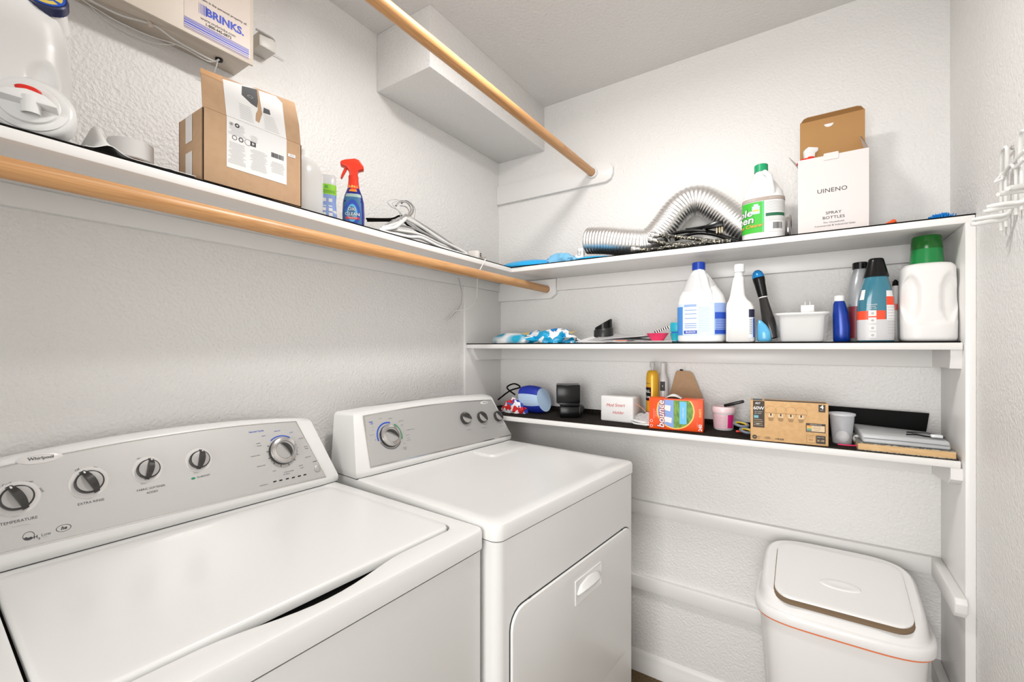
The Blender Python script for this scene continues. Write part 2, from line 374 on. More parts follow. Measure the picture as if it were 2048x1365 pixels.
# ------------------------------------------------------------------ washing machine and dryer
def appliance(kind):
    washer = kind == 'washer'
    if washer:
        K = P(670, 965, z=.928); K.z = 0; rot = radians(-2.2); W = .720; ZD = .928; D0 = -.094; D1 = .564
        T = TR(K.x, K.y, 0, rot) @ Matrix.Translation((0, -W + .009, 0))
        nm, lab, cat = 'washing_machine', 'white top-loading washing machine with silver console, nearest machine on the left', 'washing machine'
    else:
        K = P(714, 960, z=.937); K.z = 0; rot = radians(-5.2); W = .711; ZD = .937; D0 = -.150; D1 = .541
        T = TR(K.x, K.y, 0, rot)
        nm, lab, cat = 'clothes_dryer', 'white clothes dryer with silver console, right of the washing machine', 'dryer'
    t = thing(nm, lab, cat, T @ Vector((.2, W / 2, 0)))
    lip = .042 if washer else .036
    # cabinet
    b = MB(T)
    L = [rrect(D0, D1 - .003, .004, W - .004, .022, z) for z in (.012, ZD - lip - .004)]
    b.loops(L, ENAMEL); b.box(D0 + .02, D1 - .02, .02, W - .02, 0, .02, SEAM)
    b.loops([rrect(D0 + .004, D1 - .009, .010, W - .010, .02, z) for z in (ZD - lip - .006, ZD - lip + .006)], SEAM)
    b.build('cabinet', t)
    # top deck
    b = MB(T); ne = 24
    z1 = ZD
    A = [rrect(D0, D1, 0, W, .024, ZD - lip, 6, ne), rrect(D0, D1, 0, W, .024, ZD - .008, 6, ne), rrect(D0 + .0025, D1 - .0025, .0025, W - .0025, .022, ZD - .0025, 6, ne), rrect(D0 + .008, D1 - .008, .008, W - .008, .018, ZD, 6, ne)]
    if washer:
        lx0, lx1, ly0, ly1 = .030, .500, .056, W - .044
        def hole(x1, y0, y1, r, z, sc=1.0):
            H = rrect(lx0 - .004, x1, y0, y1, r, z, 6, ne)
            for p in H:
                q = (p.y - (ly0 + ly1) / 2) / .165
                if p.x > x1 - .02 and abs(q) < 1: k = .5 * (1 + cos(pi * q)); p.x += .022 * (k ** .7) * sc; p.z -= .004 * k * sc
            return H
        A += [hole(lx1 + .012, ly0 - .012, ly1 + .012, .03, ZD), hole(lx1 + .005, ly0 - .005, ly1 + .005, .026, ZD - .002), hole(lx1 + .003, ly0 - .003, ly1 + .003, .025, ZD - .016)]
        b.loops(A, ENAMEL, False, False)
        b.box(D0 + .02, D1 - .02, .01, W - .01, ZD - .034, ZD - .028, SEAM)
    else:
        A += [rrect(.030, D1 - .040, .035, W - .035, .03, ZD, 6, ne), rrect(.040, D1 - .050, .045, W - .045, .03, ZD - .0035, 6, ne)]
        b.loops(A, ENAMEL, True, True)
    b.build('top_panel', t)
    if washer:
        b = MB(T); zt = ZD + .0045
        b.loops([rrect(lx0, lx1, ly0, ly1, .024, ZD - .012, 6, 4), rrect(lx0, lx1, ly0, ly1, .024, zt - .005, 6, 4), rrect(lx0 + .002, lx1 - .002, ly0 + .002, ly1 - .002, .023, zt - .0015, 6, 4), rrect(lx0 + .006, lx1 - .006, ly0 + .006, ly1 - .006, .02, zt, 6, 4), rrect(lx0 + .03, lx1 - .02, ly0 + .02, ly1 - .02, .02, zt - .001, 6, 4)], ENAMEL)
        b.build('lid', t)
    else:
        F = frame(T @ Vector((0, 0, ZD)), T.to_3x3() @ Vector((1, 0, 0)), T.to_3x3() @ Vector((0, 1, 0)))
        b = MB(T)
        pts = [pix(F, u, v) for u, v in ((930, 905), (1042, 884), (1078, 893), (995, 924))]
        cx = sum(p[0] for p in pts) / 4; cy = sum(p[1] for p in pts) / 4
        x0, x1 = .012, .125; y0, y1 = W - .255, W - .045
        b.loops([rrect(x0, x1, y0, y1, .02, ZD - .004), rrect(x0 + .002, x1 - .002, y0 + .002, y1 - .002, .018, ZD + .003), rrect(x0 + .008, x1 - .008, y0 + .008, y1 - .008, .014, ZD + .0045)], ENAMEL)
        b.build('lint_filter_cover', t)
    # console body
    h = .183; tilt = .062 if washer else .070; ins = .048 if washer else .038; AR = .018 if washer else .008; h += .003 if washer else 0
    b = MB(T)
    def cl(z, xf, y0, y1, yb0, yb1, r, arch=0):
        if washer: yb0, yb1 = max(yb0, y0 + .004), min(yb1, y1 - .004)
        n = 14; pts = []
        for i in range(n + 1):
            q = i / n; y = y0 + (y1 - y0) * q; e = min(1, min(q, 1 - q) * n / 1.0)
            ar = arch * (1 - (2 * q - 1) ** 2); pts.append(Vector((xf - (1 - e) * r - ar * (tilt + .008) / (h - .02), y, ZD + z + ar)))
        for i in range(n + 1):
            q = i / n; pts.append(Vector((D0 + .005, yb1 + (yb0 - yb1) * q, ZD + z + arch * (1 - (2 * q - 1) ** 2))))
        return pts
    b.loops([cl(0.001, 0, .0, W, 0, W, .004), cl(.010, .007, -.002, W + .002, 0, W, .008), cl(.020, .008, -.002, W + .002, 0, W, .010), cl(h - .010, .008 - (tilt + .008) * (h - .010 - .020) / (h - .020), ins - .004, W - ins + .004, .010, W - .010, .010, AR - .001), cl(h - .003, -tilt - .004, ins, W - ins, .014, W - .014, .008, AR), cl(h, -tilt - .012, ins + .006, W - ins - .006, .02, W - .02, .006, AR + .001)], ENAMEL2)
    b.loops([cl(-.001, .001, .001, W - .001, 0, W, .004), cl(.0012, .001, .001, W - .001, 0, W, .004)], SEAM)
    if washer:
        FF = frame(T @ Vector((.008, 0, ZD + .020)), T.to_3x3() @ Vector((0, 1, 0)), T.to_3x3() @ Vector((-tilt - .008, 0, h - .020)))
    else:
        FF = frame(T @ Vector((.008, 0, ZD + .020)), T.to_3x3() @ Vector((0, 1, 0)), T.to_3x3() @ Vector((-tilt - .008, 0, h - .020)))
    con = b.build('console', t)
    H = sqrt((h - .02) ** 2 + (tilt + .008) ** 2)
    # silver fascia, its lower edge and right end read off the photo
    if washer:
        c = [(.050, .012), (W - .022, .010), (W - .052, H - .014), (.078, H - .014)]
        c = [(.030, .014)] + [pix(FF, *p) for p in ((652, 955), (592, 843))] + [(.052, H - .013)]
    else:
        c = [pix(FF, *p) for p in ((741, 937), (1024, 871), (982, 800), (726, 832))]
    def fas(k, off, m):
        cx = sum(p[0] for p in c) / 4; cy = sum(p[1] for p in c) / 4
        q = [(cx + (x - cx) * (1 - k / abs(x - cx)), cy + (y - cy) * (1 - k / abs(y - cy))) for x, y in c]
        out = []
        for i in range(4):      # bottom, right, top (arched), left edges
            a, d = q[i], q[(i + 1) % 4]
            for j in range(12):
                u = j / 12; x = a[0] + (d[0] - a[0]) * u; y = a[1] + (d[1] - a[1]) * u
                if i == 2: y += (.015 if washer else .010) * (1 - (2 * u - 1) ** 2)
                out.append(Vector((x, y, off)))
        return out
    b = MB(FF)
    b.loops([fas(0, -.001, None), fas(0, .0012, None)], SILVER2, False, True)
    b.loops([fas(.0022 if washer else .0040, .001, None), fas(.003 if washer else .0048, .0018, None)], SILVER, False, True)
    # ---- print on the fascia
    O = .0022
    def tx(s_, size, u, v, m=INKG, **k):
        size *= .93; x, y = pix(FF, u, v); b.text(s_, size, x, y, m, O, **k)
    def badge(u, v, rx, ry):
        x, y = pix(FF, u, v)
        b.lathe([(rx, .0018), (rx * .93, .0030), (rx * .6, .0042), (rx * .1, .0046)], BEZ, 40, Matrix(FF) @ Matrix.Translation((x, y, 0)) @ Matrix.Diagonal((1, ry / rx, 1, 1)))
        return x, y
    knobs = []
    if washer:
        x, y = badge(80, 918, .031, .0105)
        b.text('Whirlpool', .0125, x + .001, y, INK, .0052, bold=.012)
        b.ring(x - .001, y, .019, .0198, INKG, .0051, .3, 2.6, 24, .30)
        for s_, u, v, r_ in (('Cool', 13, 970, .35), ('Warm', 54, 965, -.12), ('Hot', 83, 981, -1.0)): tx(s_, .0098, u, v, INK, rot=r_)
        tx('TEMPERATURE', .0115, 38, 1043, INK); tx('all cold rinses', .0062, 41, 1052, INKL)
        tx('Off', .0088, 154, 941, INK, rot=.35); tx('On', .0088, 190, 936, INK, rot=-.2); tx('EXTRA RINSE', .0108, 182, 1005, INK)
        tx('No', .0070, 277, 918, INK, rot=.35); tx('FABRIC SOFTENER', .0098, 302, 977, INK); tx('ADDED', .0098, 304, 985, INK)
        tx('EcoBOOST', .0092, 407, 953, INK); x, y = pix(FF, 386, 958); b.disc(x, y, .0042, mat('green_leaf_print', (.01, .25, .12), .5), O, .6)
        tx('H', .012, 71, 1075, INK, bold=.03); tx('2', .008, 78, 1078, INK, bold=.03); tx('Low', .012, 92, 1069, INKG); tx('wash system', .005, 84, 1076, INKL)
        x, y = pix(FF, 57, 1073); b.ring(x, y, .0068, .0076, INK, O); b.ring(x, y, .003, .0076, INK, O + .0002, 3.5, 5.6, 14)
        x, y = pix(FF, 127, 1057); b.ring(x, y, .0095, .0105, INK, O, sy=.62); b.text('he', .0125, x, y, INK, O, bold=.04, shear=.3)
        for u0, v0 in ((46, 974), (71, 985), (189, 944), (281, 922)):
            x, y = pix(FF, u0, v0); b.rect(x - .0032, x + .0032, y - .0007, y + .0007, INK, O)
        tx('Normal Cycles', .0100, 512, 864, INKB, bold=.015)
        for s_, u, v, m_ in (('REGULAR', 554, 863, INKB), ('HEAVY', 527, 873, INKB), ('LIGHT', 582, 866, INKB), ('CASUAL', 601, 878, INKG), ('BULKY', 611, 894, INKG), ('ITEMS', 612, 898, INKG), ('DELICATE', 615, 915, INKG), ('QUICK', 601, 932, INKG), ('WASH', 603, 937, INKG), ('SUPER', 516, 888, INKG), ('WASH', 518, 893, INKG), ('DRAIN & SPIN', 510, 913, INKG), ('RINSE & SPIN', 522, 933, INKG), ('SOAK', 548, 943, INKG), ('CLEAN WASHER', 577, 944, INKG), ('with affresh', 572, 949, INKG)):
            tx(s_, .0060, u, v, m_, bold=.004)
        tx('Cycle Status', .0066, 527, 971, INKG); tx('START', .0066, 629, 924, INK, bold=.02)
        for u, v in ((549, 964), (561, 961.5), (574, 958.5), (586, 956), (598, 953), (609, 950.5)):
            x, y = pix(FF, u, v); b.loops([rrect(x - .0042, x + .0042, y - .0015, y + .0015, .0014, z) for z in (.001, .0026)], BLACK)
            b.rect(x - .004, x + .004, y - .0042, y - .0036, INKL, O)
        kx, ky = pix(FF, 565, 903)
        b.ring(kx, ky, .0405, .0435, mat('blue_arc_print', (.01, .08, .55), .5), O, radians(52), radians(128), 24)
        for a in (28, 2, -24, -48, -78, -108, -135, 198, 172, 150):
            aa = radians(a); c0, s0 = cos(aa), sin(aa); r0, r1 = .0378, .0425
            b.add([(kx + r * c0 - w_ * s0, ky + r * s0 + w_ * c0, O) for r, w_ in ((r0, -.0009), (r1, -.0009), (r1, .0009), (r0, .0009))], [[0, 1, 2, 3]], INK)
        knobs = [(33, 998, .0225, 24, 'p'), (177, 966, .0225, 24, 'p'), (295, 940, .0205, -14, 'p'), (397, 921, .0205, -14, 'p'), (565, 903, .036, 30, 'd')]
        x, y = pix(FF, 634, 938)
    else:
        x, y = badge(968, 806, .023, .0068)
        b.text('Whirlpool', .0085, x, y, INK, .0052, bold=.012)
        kx, ky = pix(FF, 779, 873)
        b.ring(kx, ky, .0425, .047, mat('blue_arc_print', (.01, .08, .55), .5), O, radians(72), radians(192), 30)
        b.ring(kx, ky, .0425, .047, mat('green_arc_print', (.01, .3, .10), .5), O, radians(-22), radians(52), 22)
        b.ring(kx, ky, .0408, .0425, INK, O, radians(200), radians(325), 30)
        tx('TIMED', .0085, 741, 845.5, INKB, bold=.02); tx('DRY', .0085, 743, 849, INKB, bold=.02)
        for s_, u, v in (('HEAVY DRY', 801, 843), ('LESS DRY', 780, 838), ('Normal', 760, 838), ('Damp', 803, 851), ('NORMAL/COTTONS', 820, 860), ('More Dry', 815, 871), ('Less Dry', 816, 877), ('Cool Down', 817, 881), ('OFF', 808, 888), ('WRINKLE', 809, 896), ('SHIELD', 810, 899), ('OFF', 750, 881), ('80', 745, 862), ('60', 745, 855), ('Touch Up', 743, 871)): tx(s_, .0058, u, v, INKG, bold=.004)
        for s_, u, v in (('TEMPERATURE', 937, 861), ('WRINKLE SHIELD', 968, 856), ('CYCLE SIGNAL', 1001, 853)): tx(s_, .0055, u, v, INKG)
        for u, v in ((929, 838), (962, 836), (995, 834)):
            x, y = pix(FF, u, v); b.ring(x, y, .025, .0256, INKL, O, radians(60), radians(170), 20)
        knobs = [(779, 873, .036, 58, 'd'), (929, 838, .0230, 68, 's'), (962, 836, .0225, 40, 's'), (994, 834, .0215, 40, 's')]
    b.build('fascia', con, 'silver control panel with printed dial markings', angle=30)
    for u, v, R, ang, ty in knobs:
        x, y = pix(FF, u, v); KT = FF @ Matrix.Translation((x, y, .0018))
        if ty == 'p':     # pale dish, dark ring, grey face, dark finger bar
            b = MB(KT); b.lathe([(R * 1.38, 0), (R * 1.32, .0016), (R * 1.05, .0022)], BEZ, 40)
            b.lathe([(R, .001), (R * .99, .010), (R * .90, .0115)], KDARK, 40); b.lathe([(R * .885, .0105), (R * .86, .0125), (R * .3, .0138)], KGREY, 40); kn = b.build('knob', con)
            B = MB(KT @ Matrix.Rotation(radians(ang), 4, 'Z')); n = 14; Ls = []
            for i in range(n + 1):
                q = -1 + 2 * i / n; yy = q * R * 1.12; ww = R * (.20 + .10 * (1 - q * q)); zz = .009 + .013 * (1 - abs(q) ** 2.5)
                bow = R * .10 * (1 - q * q)
                Ls.append([Vector((bow - ww, yy, .006)), Vector((bow + ww, yy, .006)), Vector((bow + ww * .85, yy, zz)), Vector((bow - ww * .85, yy, zz + .001))])
            B.loops(Ls, KDARK, smooth=True); B.rect(-R * .06, R * .06, R * .78, R * .98, BEZ, .0195)
            B.build('finger_bar', kn)
        elif ty == 'd':   # big chrome ringed dial with recessed grip
            b = MB(KT); b.lathe([(R * 1.02, 0), (R * 1.02, .006), (R * .98, .009)], KDARK, 48); b.lathe([(R * .99, .007), (R * .97, .012), (R * .93, .0145), (R * .78, .016), (R * .68, .0165), (R * .64, .013)], SILVER2, 48); b.lathe([(R * .66, .010), (R * .64, .0145), (R * .2, .0150)], KGREY, 40)
            kn = b.build('timer_dial', con)
            B = MB(KT @ Matrix.Rotation(radians(ang), 4, 'Z')); n = 16; Ls = []
            for i in range(n + 1):
                q = -1 + 2 * i / n; yy = q * R * .62; k = sqrt(max(0, 1 - q * q)); ww = R * .28 * k + .0006; zz = .0155 + .008 * k; off = R * .20 * k
                Ls.append([Vector((off - .12 * ww, yy, .013)), Vector((off + ww, yy, .013)), Vector((off + ww * .8, yy, .0155 + .003 * k)), Vector((off - .12 * ww, yy, zz))])
            B.loops(Ls, KDARK); B.build('grip', kn)
        else:
            b = MB(KT); b.lathe([(R * 1.0, 0), (R, .010), (R * .95, .013)], KDARK, 40); b.lathe([(R * .90, .012), (R * .86, .0145), (R * .3, .0150)], KGREY, 40); kn = b.build('knob', con)
            B = MB(KT @ Matrix.Rotation(radians(ang), 4, 'Z')); n = 12; Ls = []
            for i in range(n + 1):
                q = -1 + 2 * i / n; yy = q * R * .98; k = 1 - q * q
                Ls.append([Vector((-.0015, yy, .010)), Vector((R * (.25 + .75 * k) * .95, yy, .010)), Vector((R * (.2 + .6 * k) * .8, yy, .015 + .004 * k)), Vector((-.0015, yy, .0155 + .006 * k))])
            B.loops(Ls, KDARK); B.build('finger_bar', kn)
    if washer:
        x, y = pix(FF, 634, 938); b = MB(FF @ Matrix.Translation((x, y, .0018))); b.lathe([(.0095, 0), (.0092, .0025), (.008, .0032)], KGREY, 28); b.build('start_button', con)
    else:
        FR = frame(T @ Vector((D1 - .003, 0, 0)), T.to_3x3() @ Vector((0, 1, 0)), (0, 0, 1))
        d = [pix(FR, *p) for p in ((1020, 1300), (1259, 1300), (1150, 1128), (1240, 1070))]
        y0, y1 = d[0][0], d[1][0]; zt = (d[2][1] + d[3][1]) / 2 + .004; zb = pix(FR, 1235, 1320)[1]
        zt = pix(FR, 1160, 1122)[1]
        DB = MB(FR)
        DB.loops([rrect(y0 - .003, y1 + .003, zb - .003, zt + .003, .045, z) for z in (.0, .0012)], SEAM)
        DB.loops([rrect(y0, y1, zb, zt, .043, .0), rrect(y0, y1, zb, zt, .043, .004), rrect(y0 + .002, y1 - .002, zb + .002, zt - .002, .041, .0065), rrect(y0 + .008, y1 - .008, zb + .008, zt - .008, .037, .0075)], ENAMEL)
        dr = DB.build('door', t)
        h0, h1 = pix(FR, 1145, 1170), pix(FR, 1197, 1170); za, zc = pix(FR, 1145, 1212)[1], pix(FR, 1145, 1162)[1]
        hx0, hx1 = h0[0], h1[0]
        b = MB(FR @ Matrix.Translation((0, 0, .0076)))
        b.loops([rrect(hx0, hx1, za, zc, .003, 0), rrect(hx0, hx1, za, zc, .003, .0022), rrect(hx0 + .002, hx1 - .002, za + .002, zc - .002, .002, .0030), rrect(hx0 + .005, hx1 - .005, za + .005, zc - .005, .002, .0012)], ENAMEL2)
        hh = zc - za; ww = hx1 - hx0
        n = 12; Ls = []
        for i in range(n + 1):
            q = i / n; y = hx0 + .010 + (ww - .020) * q; k = sin(pi * q) ** .45
            Ls.append([Vector((y, za + hh * .40, .001)), Vector((y, za + hh * .40, .004 + .010 * k)), Vector((y, za + hh * (.40 + .16 * k), .004 + .014 * k)), Vector((y, za + hh * (.45 + .38 * k), .0015 + .006 * k)), Vector((y, za + hh * (.45 + .40 * k), .0008))])
        b.loops(Ls, ENAMEL2); b.build('door_handle', dr)
        b = MB(FR)
        for (u, v) in ((1059, 1195), (1243, 1060)): x, y = pix(FR, u, v); b = MB(FR); b.box(x - .005, x + .005, y - .002, y + .002, 0, .002, SEAM); b.build('hinge_mark', dr)
    return t
appliance('washer'); appliance('dryer')

# ------------------------------------------------------------------ swing-lid bin
def bin_():
    zr = .5545; cx, cy = 1.347, -.198; hx, hy = .205, .165
    t = thing('trash_can', 'tall white swing-lid trash can standing below the shelves', 'trash can', (cx, cy, 0))
    BW = mat('white_bin_plastic', (.83, .82, .81), .22); T = TR(cx, cy, 0)
    b = MB(T); b.loops([sup(hx * k, hy * k, z, 4.2, n=64) for k, z in ((.74, 0), (.76, .006), (.945, zr + .02), (.93, zr + .02), (.75, .02))], BW); b.build('bucket', t)
    OR = mat('orange_bag_plastic', (.80, .20, .07), .4)
    b = MB(T); b.loops([sup(hx * k, hy * k, z, 4.2, n=64) for k, z in ((.952, zr - .008), (.985, zr - .005), (.982, zr + .004), (.946, zr + .006))], OR, False, False); b.build('bag_edge', t, 'orange drawstring edge of the bag')
    def zs(x, y): # gently domed slope rising to the back
        return .6135 + .247 * (y + .137) + .35 * max(0, .137 ** 2 - y * y) * .35
    b = MB(T)
    b.loops([sup(hx * k, hy * k, z, 4.2, n=64) for k, z in ((.96, zr), (.998, zr), (1.003, zr + .004), (1.0, zr + .022), (.985, zr + .027), (.955, zr + .029))], BW, True, False)
    Ls = [sup(hx * .955, hy * .955, zr + .029, 4.2, n=64)]
    for kx, ky, dz, f in ((.935, .935, 0, .12), (.925, .92, 0, .45), (.915, .905, -.012, .85), (.895, .88, -.004, 1), (.86, .845, 0, 1)):
        L = sup(hx * kx, hy * ky, 0, 4.2, n=64)
        for p in L: p.z = (zr + .029) * (1 - f) + f * (zs(p.x, p.y) + dz)
        Ls.append(L)
    b.loops(Ls, BW, False, False)
    inner = Ls[-1]; Ls2 = [inner]
    for k in (.8, .6, .4, .2, .05):
        L = []
        for p in inner: q = Vector((p.x * k, p.y * k, 0)); q.z = zs(q.x, q.y); L.append(q)
        Ls2.append(L)
    b.loops(Ls2, BW, False, True); b.build('hood', t, angle=60)
    X0, X1, Y0, Y1 = 1.197 - cx, 1.503 - cx, -.333 - cy, -.085 - cy
    def patch(x0, x1, y0, y1, r, off, m, name, par, th):
        lp = rrect(x0, x1, y0, y1, r, 0, 8, 8); c = Vector(((x0 + x1) / 2, (y0 + y1) / 2, 0)); Ls = []
        for k in (1, .97, .9, .8, .65, .5, .35, .2, .08):
            L = []
            for p in lp: q = c + (p - c) * k; q.z = zs(q.x, q.y) + off - (.0015 if k == 1 else 0); L.append(q)
            Ls.append(L)
        B = MB(T); B.loops([[p - Vector((0, 0, th)) for p in Ls[0]]] + Ls, m, False, True); return B.build(name, par, angle=60)
    fl = patch(X0, X1, Y0, Y1, .040, .0058, BW, 'flap', t, .005)
    patch(X0 - .003, X1 + .002, Y0 - .014, Y1, .046, .0012, mat('bin_gap_shadow', c255(120, 100, 78), .9), 'gap_shade', t, .004)  # sheet on the closed hood, shade of the flap gap put into its brown
    px_, py_ = (X0 + X1) / 2 + .004, (Y0 + Y1) / 2 - .030
    b = MB(T @ Matrix.Translation((px_, py_, 0))); Lp = []
    for k, z in ((1, .004), (.94, .0072), (.8, .0085), (.55, .0078), (.3, .0066), (.1, .0064)):
        L = sup(.050 * k, .019 * k, 0, 2.2, n=32)
        for p in L: p.z = zs(p.x + px_, p.y + py_) + z
        Lp.append(L)
    b.loops(Lp, BW, False, True); b.build('push_pad', fl)
    return t
bin_()

# ------------------------------------------------------------------ bottle helpers
def prof_pt(secs, a, z, off):
    """point on the surface of a lofted bottle: angle a (0 = front), height z"""
    i = 0
    while i < len(secs) - 2 and secs[i + 1][0] < z: i += 1
    s0, s1 = secs[i], secs[i + 1]; q = 0 if s1[0] == s0[0] else min(1, max(0, (z - s0[0]) / (s1[0] - s0[0])))
    hx, hy, cx, cy, e = [s0[k] + (s1[k] - s0[k]) * q for k in range(1, 6)]
    c, s_ = sin(a), -cos(a)
    # direction (sin a, -cos a): intersect the superellipse
    r = (abs(c / hx) ** e + abs(s_ / hy) ** e) ** (-1 / e)
    return Vector((cx + c * (r + off), cy + s_ * (r + off), z))
def loft(b, secs, m, T=None, n=44, caps=(True, True)):
    secs = [tuple(s) + (0, 0, 2.2)[len(s) - 3:] if len(s) < 6 else s for s in secs]
    b.loops([sup(s[1], s[2], s[0], s[5], s[3], s[4], n) for s in secs], m, caps[0], caps[1], T=T)
    return secs
def wrapf(secs, R):  # maps (arc length, height) onto the bottle surface
    return lambda x, y, off: prof_pt(secs, x / R, y, off)
def S(z, hx, hy=None, cx=0, cy=0, e=2.2): return (z, hx, hx if hy is None else hy, cx, cy, e)
def cap(b, z0, z1, r, m, cx=0, cy=0, T=None, rib=0):
    n = 48
    def c(rr, z, k=0): return [Vector((cx + (rr + (k if i % 2 else 0)) * cos(2 * pi * i / n), cy + (rr + (k if i % 2 else 0)) * sin(2 * pi * i / n), z)) for i in range(n)]
    b.loops([c(r, z0, rib), c(r, z1 - .0015, rib), c(r - .0015, z1)], m, T=T)

# ------------------------------------------------------------------ left wall shelf
# 1 dispensing jug, near camera
def jug():
    X = .165; y0 = -1.665; t = thing('detergent_jug', 'large white dispensing detergent jug with blue cap and red tap button, far left', 'detergent jug', (X, y0, ZT))
    MW = mat('milky_jug_plastic', (.79, .785, .775), .28)
    T = TR(X, y0, ZT); b = MB(T)
    prof = [(0, .060, .070), (.004, .064, .078), (.05, .067, .084), (.12, .067, .086), (.17, .065, .084), (.21, .060, .078), (.24, .052, .068), (.262, .042, .054), (.278, .032, .040), (.288, .026, .030)]
    rows = []
    for k in range(73):
        z = .288 * k / 72; i = max(i_ for i_ in range(len(prof) - 1) if prof[i_][0] <= z + 1e-9); a, c = prof[i], prof[i + 1]; q = min(1, (z - a[0]) / (c[0] - a[0]))
        hx, hy = a[1] + (c[1] - a[1]) * q, a[2] + (c[2] - a[2]) * q; row = sup(hx, hy, z, 3.0, 0, max(0, z - .24) * .5, 120)
        for p in row:
            if p.x > 0:
                u = p.y / .084; w_ = z / .288
                for uc, wc, ru, rw, dp in ((-.80, .66, .55, .28, .040), (.50, .38, .26, .11, .009)):
                    e = ((u - uc) / ru) ** 2 + ((w_ - wc) / rw) ** 2
                    if e < 1: p.x -= dp * (3 * (1 - e) ** 2 - 2 * (1 - e) ** 3)
        rows.append(row)
    b.loops(rows, MW, True, True); b.build('body', t, angle=80)
    # blue cap leaning towards the room
    p = P(88, -8, x=X + .045); CT = TR(p.x, p.y, p.z, 0) @ Matrix.Rotation(radians(-20), 4, 'Z') @ Matrix.Rotation(radians(62), 4, 'Y') @ Matrix.Rotation(radians(-6), 4, 'X')
    b = MB(CT); NB = mat('navy_cap', (.012, .018, .075), .3); b.lathe([(.030, -.050), (.026, -.012)], MW, 32); n = 60
    rib = lambda r, z, k=0: [Vector(((r + (k if i % 2 else 0)) * cos(2 * pi * i / n), (r + (k if i % 2 else 0)) * sin(2 * pi * i / n), z)) for i in range(n)]
    b.loops([rib(.0295, -.013, .0007), rib(.0295, .001, .0007), rib(.028, .003)], NB); YL = mat('yellow_print', c255(226, 200, 95), .5)
    BL = mat('blue_cap_disc', (.015, .09, .55), .35)
    b.disc(0, 0, .026, BL, .0034); b.ring(0, 0, .0145, .0225, YL, .0038, -2.6, .9, 30); b.ring(0, 0, .0145, .0225, YL, .0038, 1.2, 3.4, 20)
    b.text('PRESS', .006, 0, -.0185, INKB, .0042); b.build('blue_cap', t)
    # round screw cap with spout and red button at the foot, facing the room
    q = P(60, 211, x=X + .078); RT = frame(q, (0.30, .95, 0), (-.22, 0, .97))
    b = MB(RT); b.lathe([(.052, -.030), (.053, -.006), (.050, .000), (.046, .002), (.0455, .004), (.042, .0055), (.036, .0055), (.0345, .009), (.030, .0105), (.012, .0115)], WHITE, 56); sc_ = b.build('dispenser_cap', t)
    b = MB(RT); b.prism([(-.034, -.002), (-.020, .006), (.0, .011), (.020, .006), (.034, -.008), (.034, -.012), (-.034, -.006)], .004, .028, WHITE, .002); b.build('tap_wing', sc_)
    b = MB(RT @ Matrix.Rotation(radians(100), 4, 'X')); b.lathe([(.0115, -.006), (.0115, .020), (.0095, .020), (.0092, .010)], WHITE, 32, RT @ Matrix.Translation((.004, -.004, .019)) @ Matrix.Rotation(radians(105), 4, 'X')); b.build('spout', sc_)
    b = MB(RT @ Matrix.Translation((.001, .0125, .015)) @ Matrix.Rotation(radians(-5), 4, 'Z')); b.loops([sup(.0150 * k, .0055 * k, z, 2.0, n=28) for k, z in ((1, 0), (1, .009), (.8, .012), (.3, .013))], mat('red_button', (.72, .03, .02), .3)); b.build('red_button', sc_)
jug()

# 2 mesh sheet and tape roll
def crumple(b, nx, ny, fn, m, thick=.0012):
    top = []; 
    for j in range(ny + 1):
        for i in range(nx + 1): top.append(Vector(fn(i / nx, j / ny)))
    N = (nx + 1) * (ny + 1); bot = [p - Vector((0, 0, thick)) for p in top]; fs = []
    for j in range(ny):
        for i in range(nx): a = j * (nx + 1) + i; fs.append([a, a + 1, a + nx + 2, a + nx + 1]); fs.append([N + a, N + a + nx + 1, N + a + nx + 2, N + a + 1])
    edge = [i for i in range(nx + 1)] + [(nx + 1) * j + nx for j in range(1, ny + 1)] + [(nx + 1) * ny + i for i in range(nx - 1, -1, -1)] + [(nx + 1) * j for j in range(ny - 1, 0, -1)]
    for k in range(len(edge)): a, c = edge[k], edge[(k + 1) % len(edge)]; fs.append([a, N + a, N + c, c])
    b.add(top + bot, fs, m, True)
CLOTH = mat('white_mesh_cloth', (.84, .835, .82), .8, bump=(900, .5, .001))
b = MB(); yA, yB = P(165, 290, x=.25).y, P(385, 350, x=.25).y
def f1(u, v):
    y = yA + (yB - yA) * u; x = .10 + .165 * v
    h = .006 + .020 * max(0, noise.noise(Vector((u * 5, v * 3, 1.3)))) + .065 * math.exp(-((u - .20) / .10) ** 2 - ((v - .35) / .5) ** 2) + .012 * (1 - v) * (u > .3)
    return x, y, ZT + .001 + max(.002, h)
crumple(b, 46, 16, f1, CLOTH); tag(b.build('cloth', angle=80), 'crumpled white mesh cloth lying on the left shelf beside the cardboard box', 'cloth')
tr = P(266, 290, x=.17)
t = thing('tape_roll', 'white roll of tape behind the crumpled mesh cloth', 'tape roll', (tr.x, tr.y, ZT + .012))
b = MB(TR(tr.x - .012, tr.y, ZT + .036)); b.lathe([(.028, 0), (.036, 0), (.036, .034), (.028, .034), (.028, 0)], PAPER, 40, caps=(False, False)); b.build('roll', t)
b = MB(TR(tr.x - .012, tr.y, ZT + .0365)); b.lathe([(.026, 0), (.0279, 0), (.0279, .033), (.026, .033), (.026, 0)], CARD, 40, caps=(False, False)); b.build('core', t)

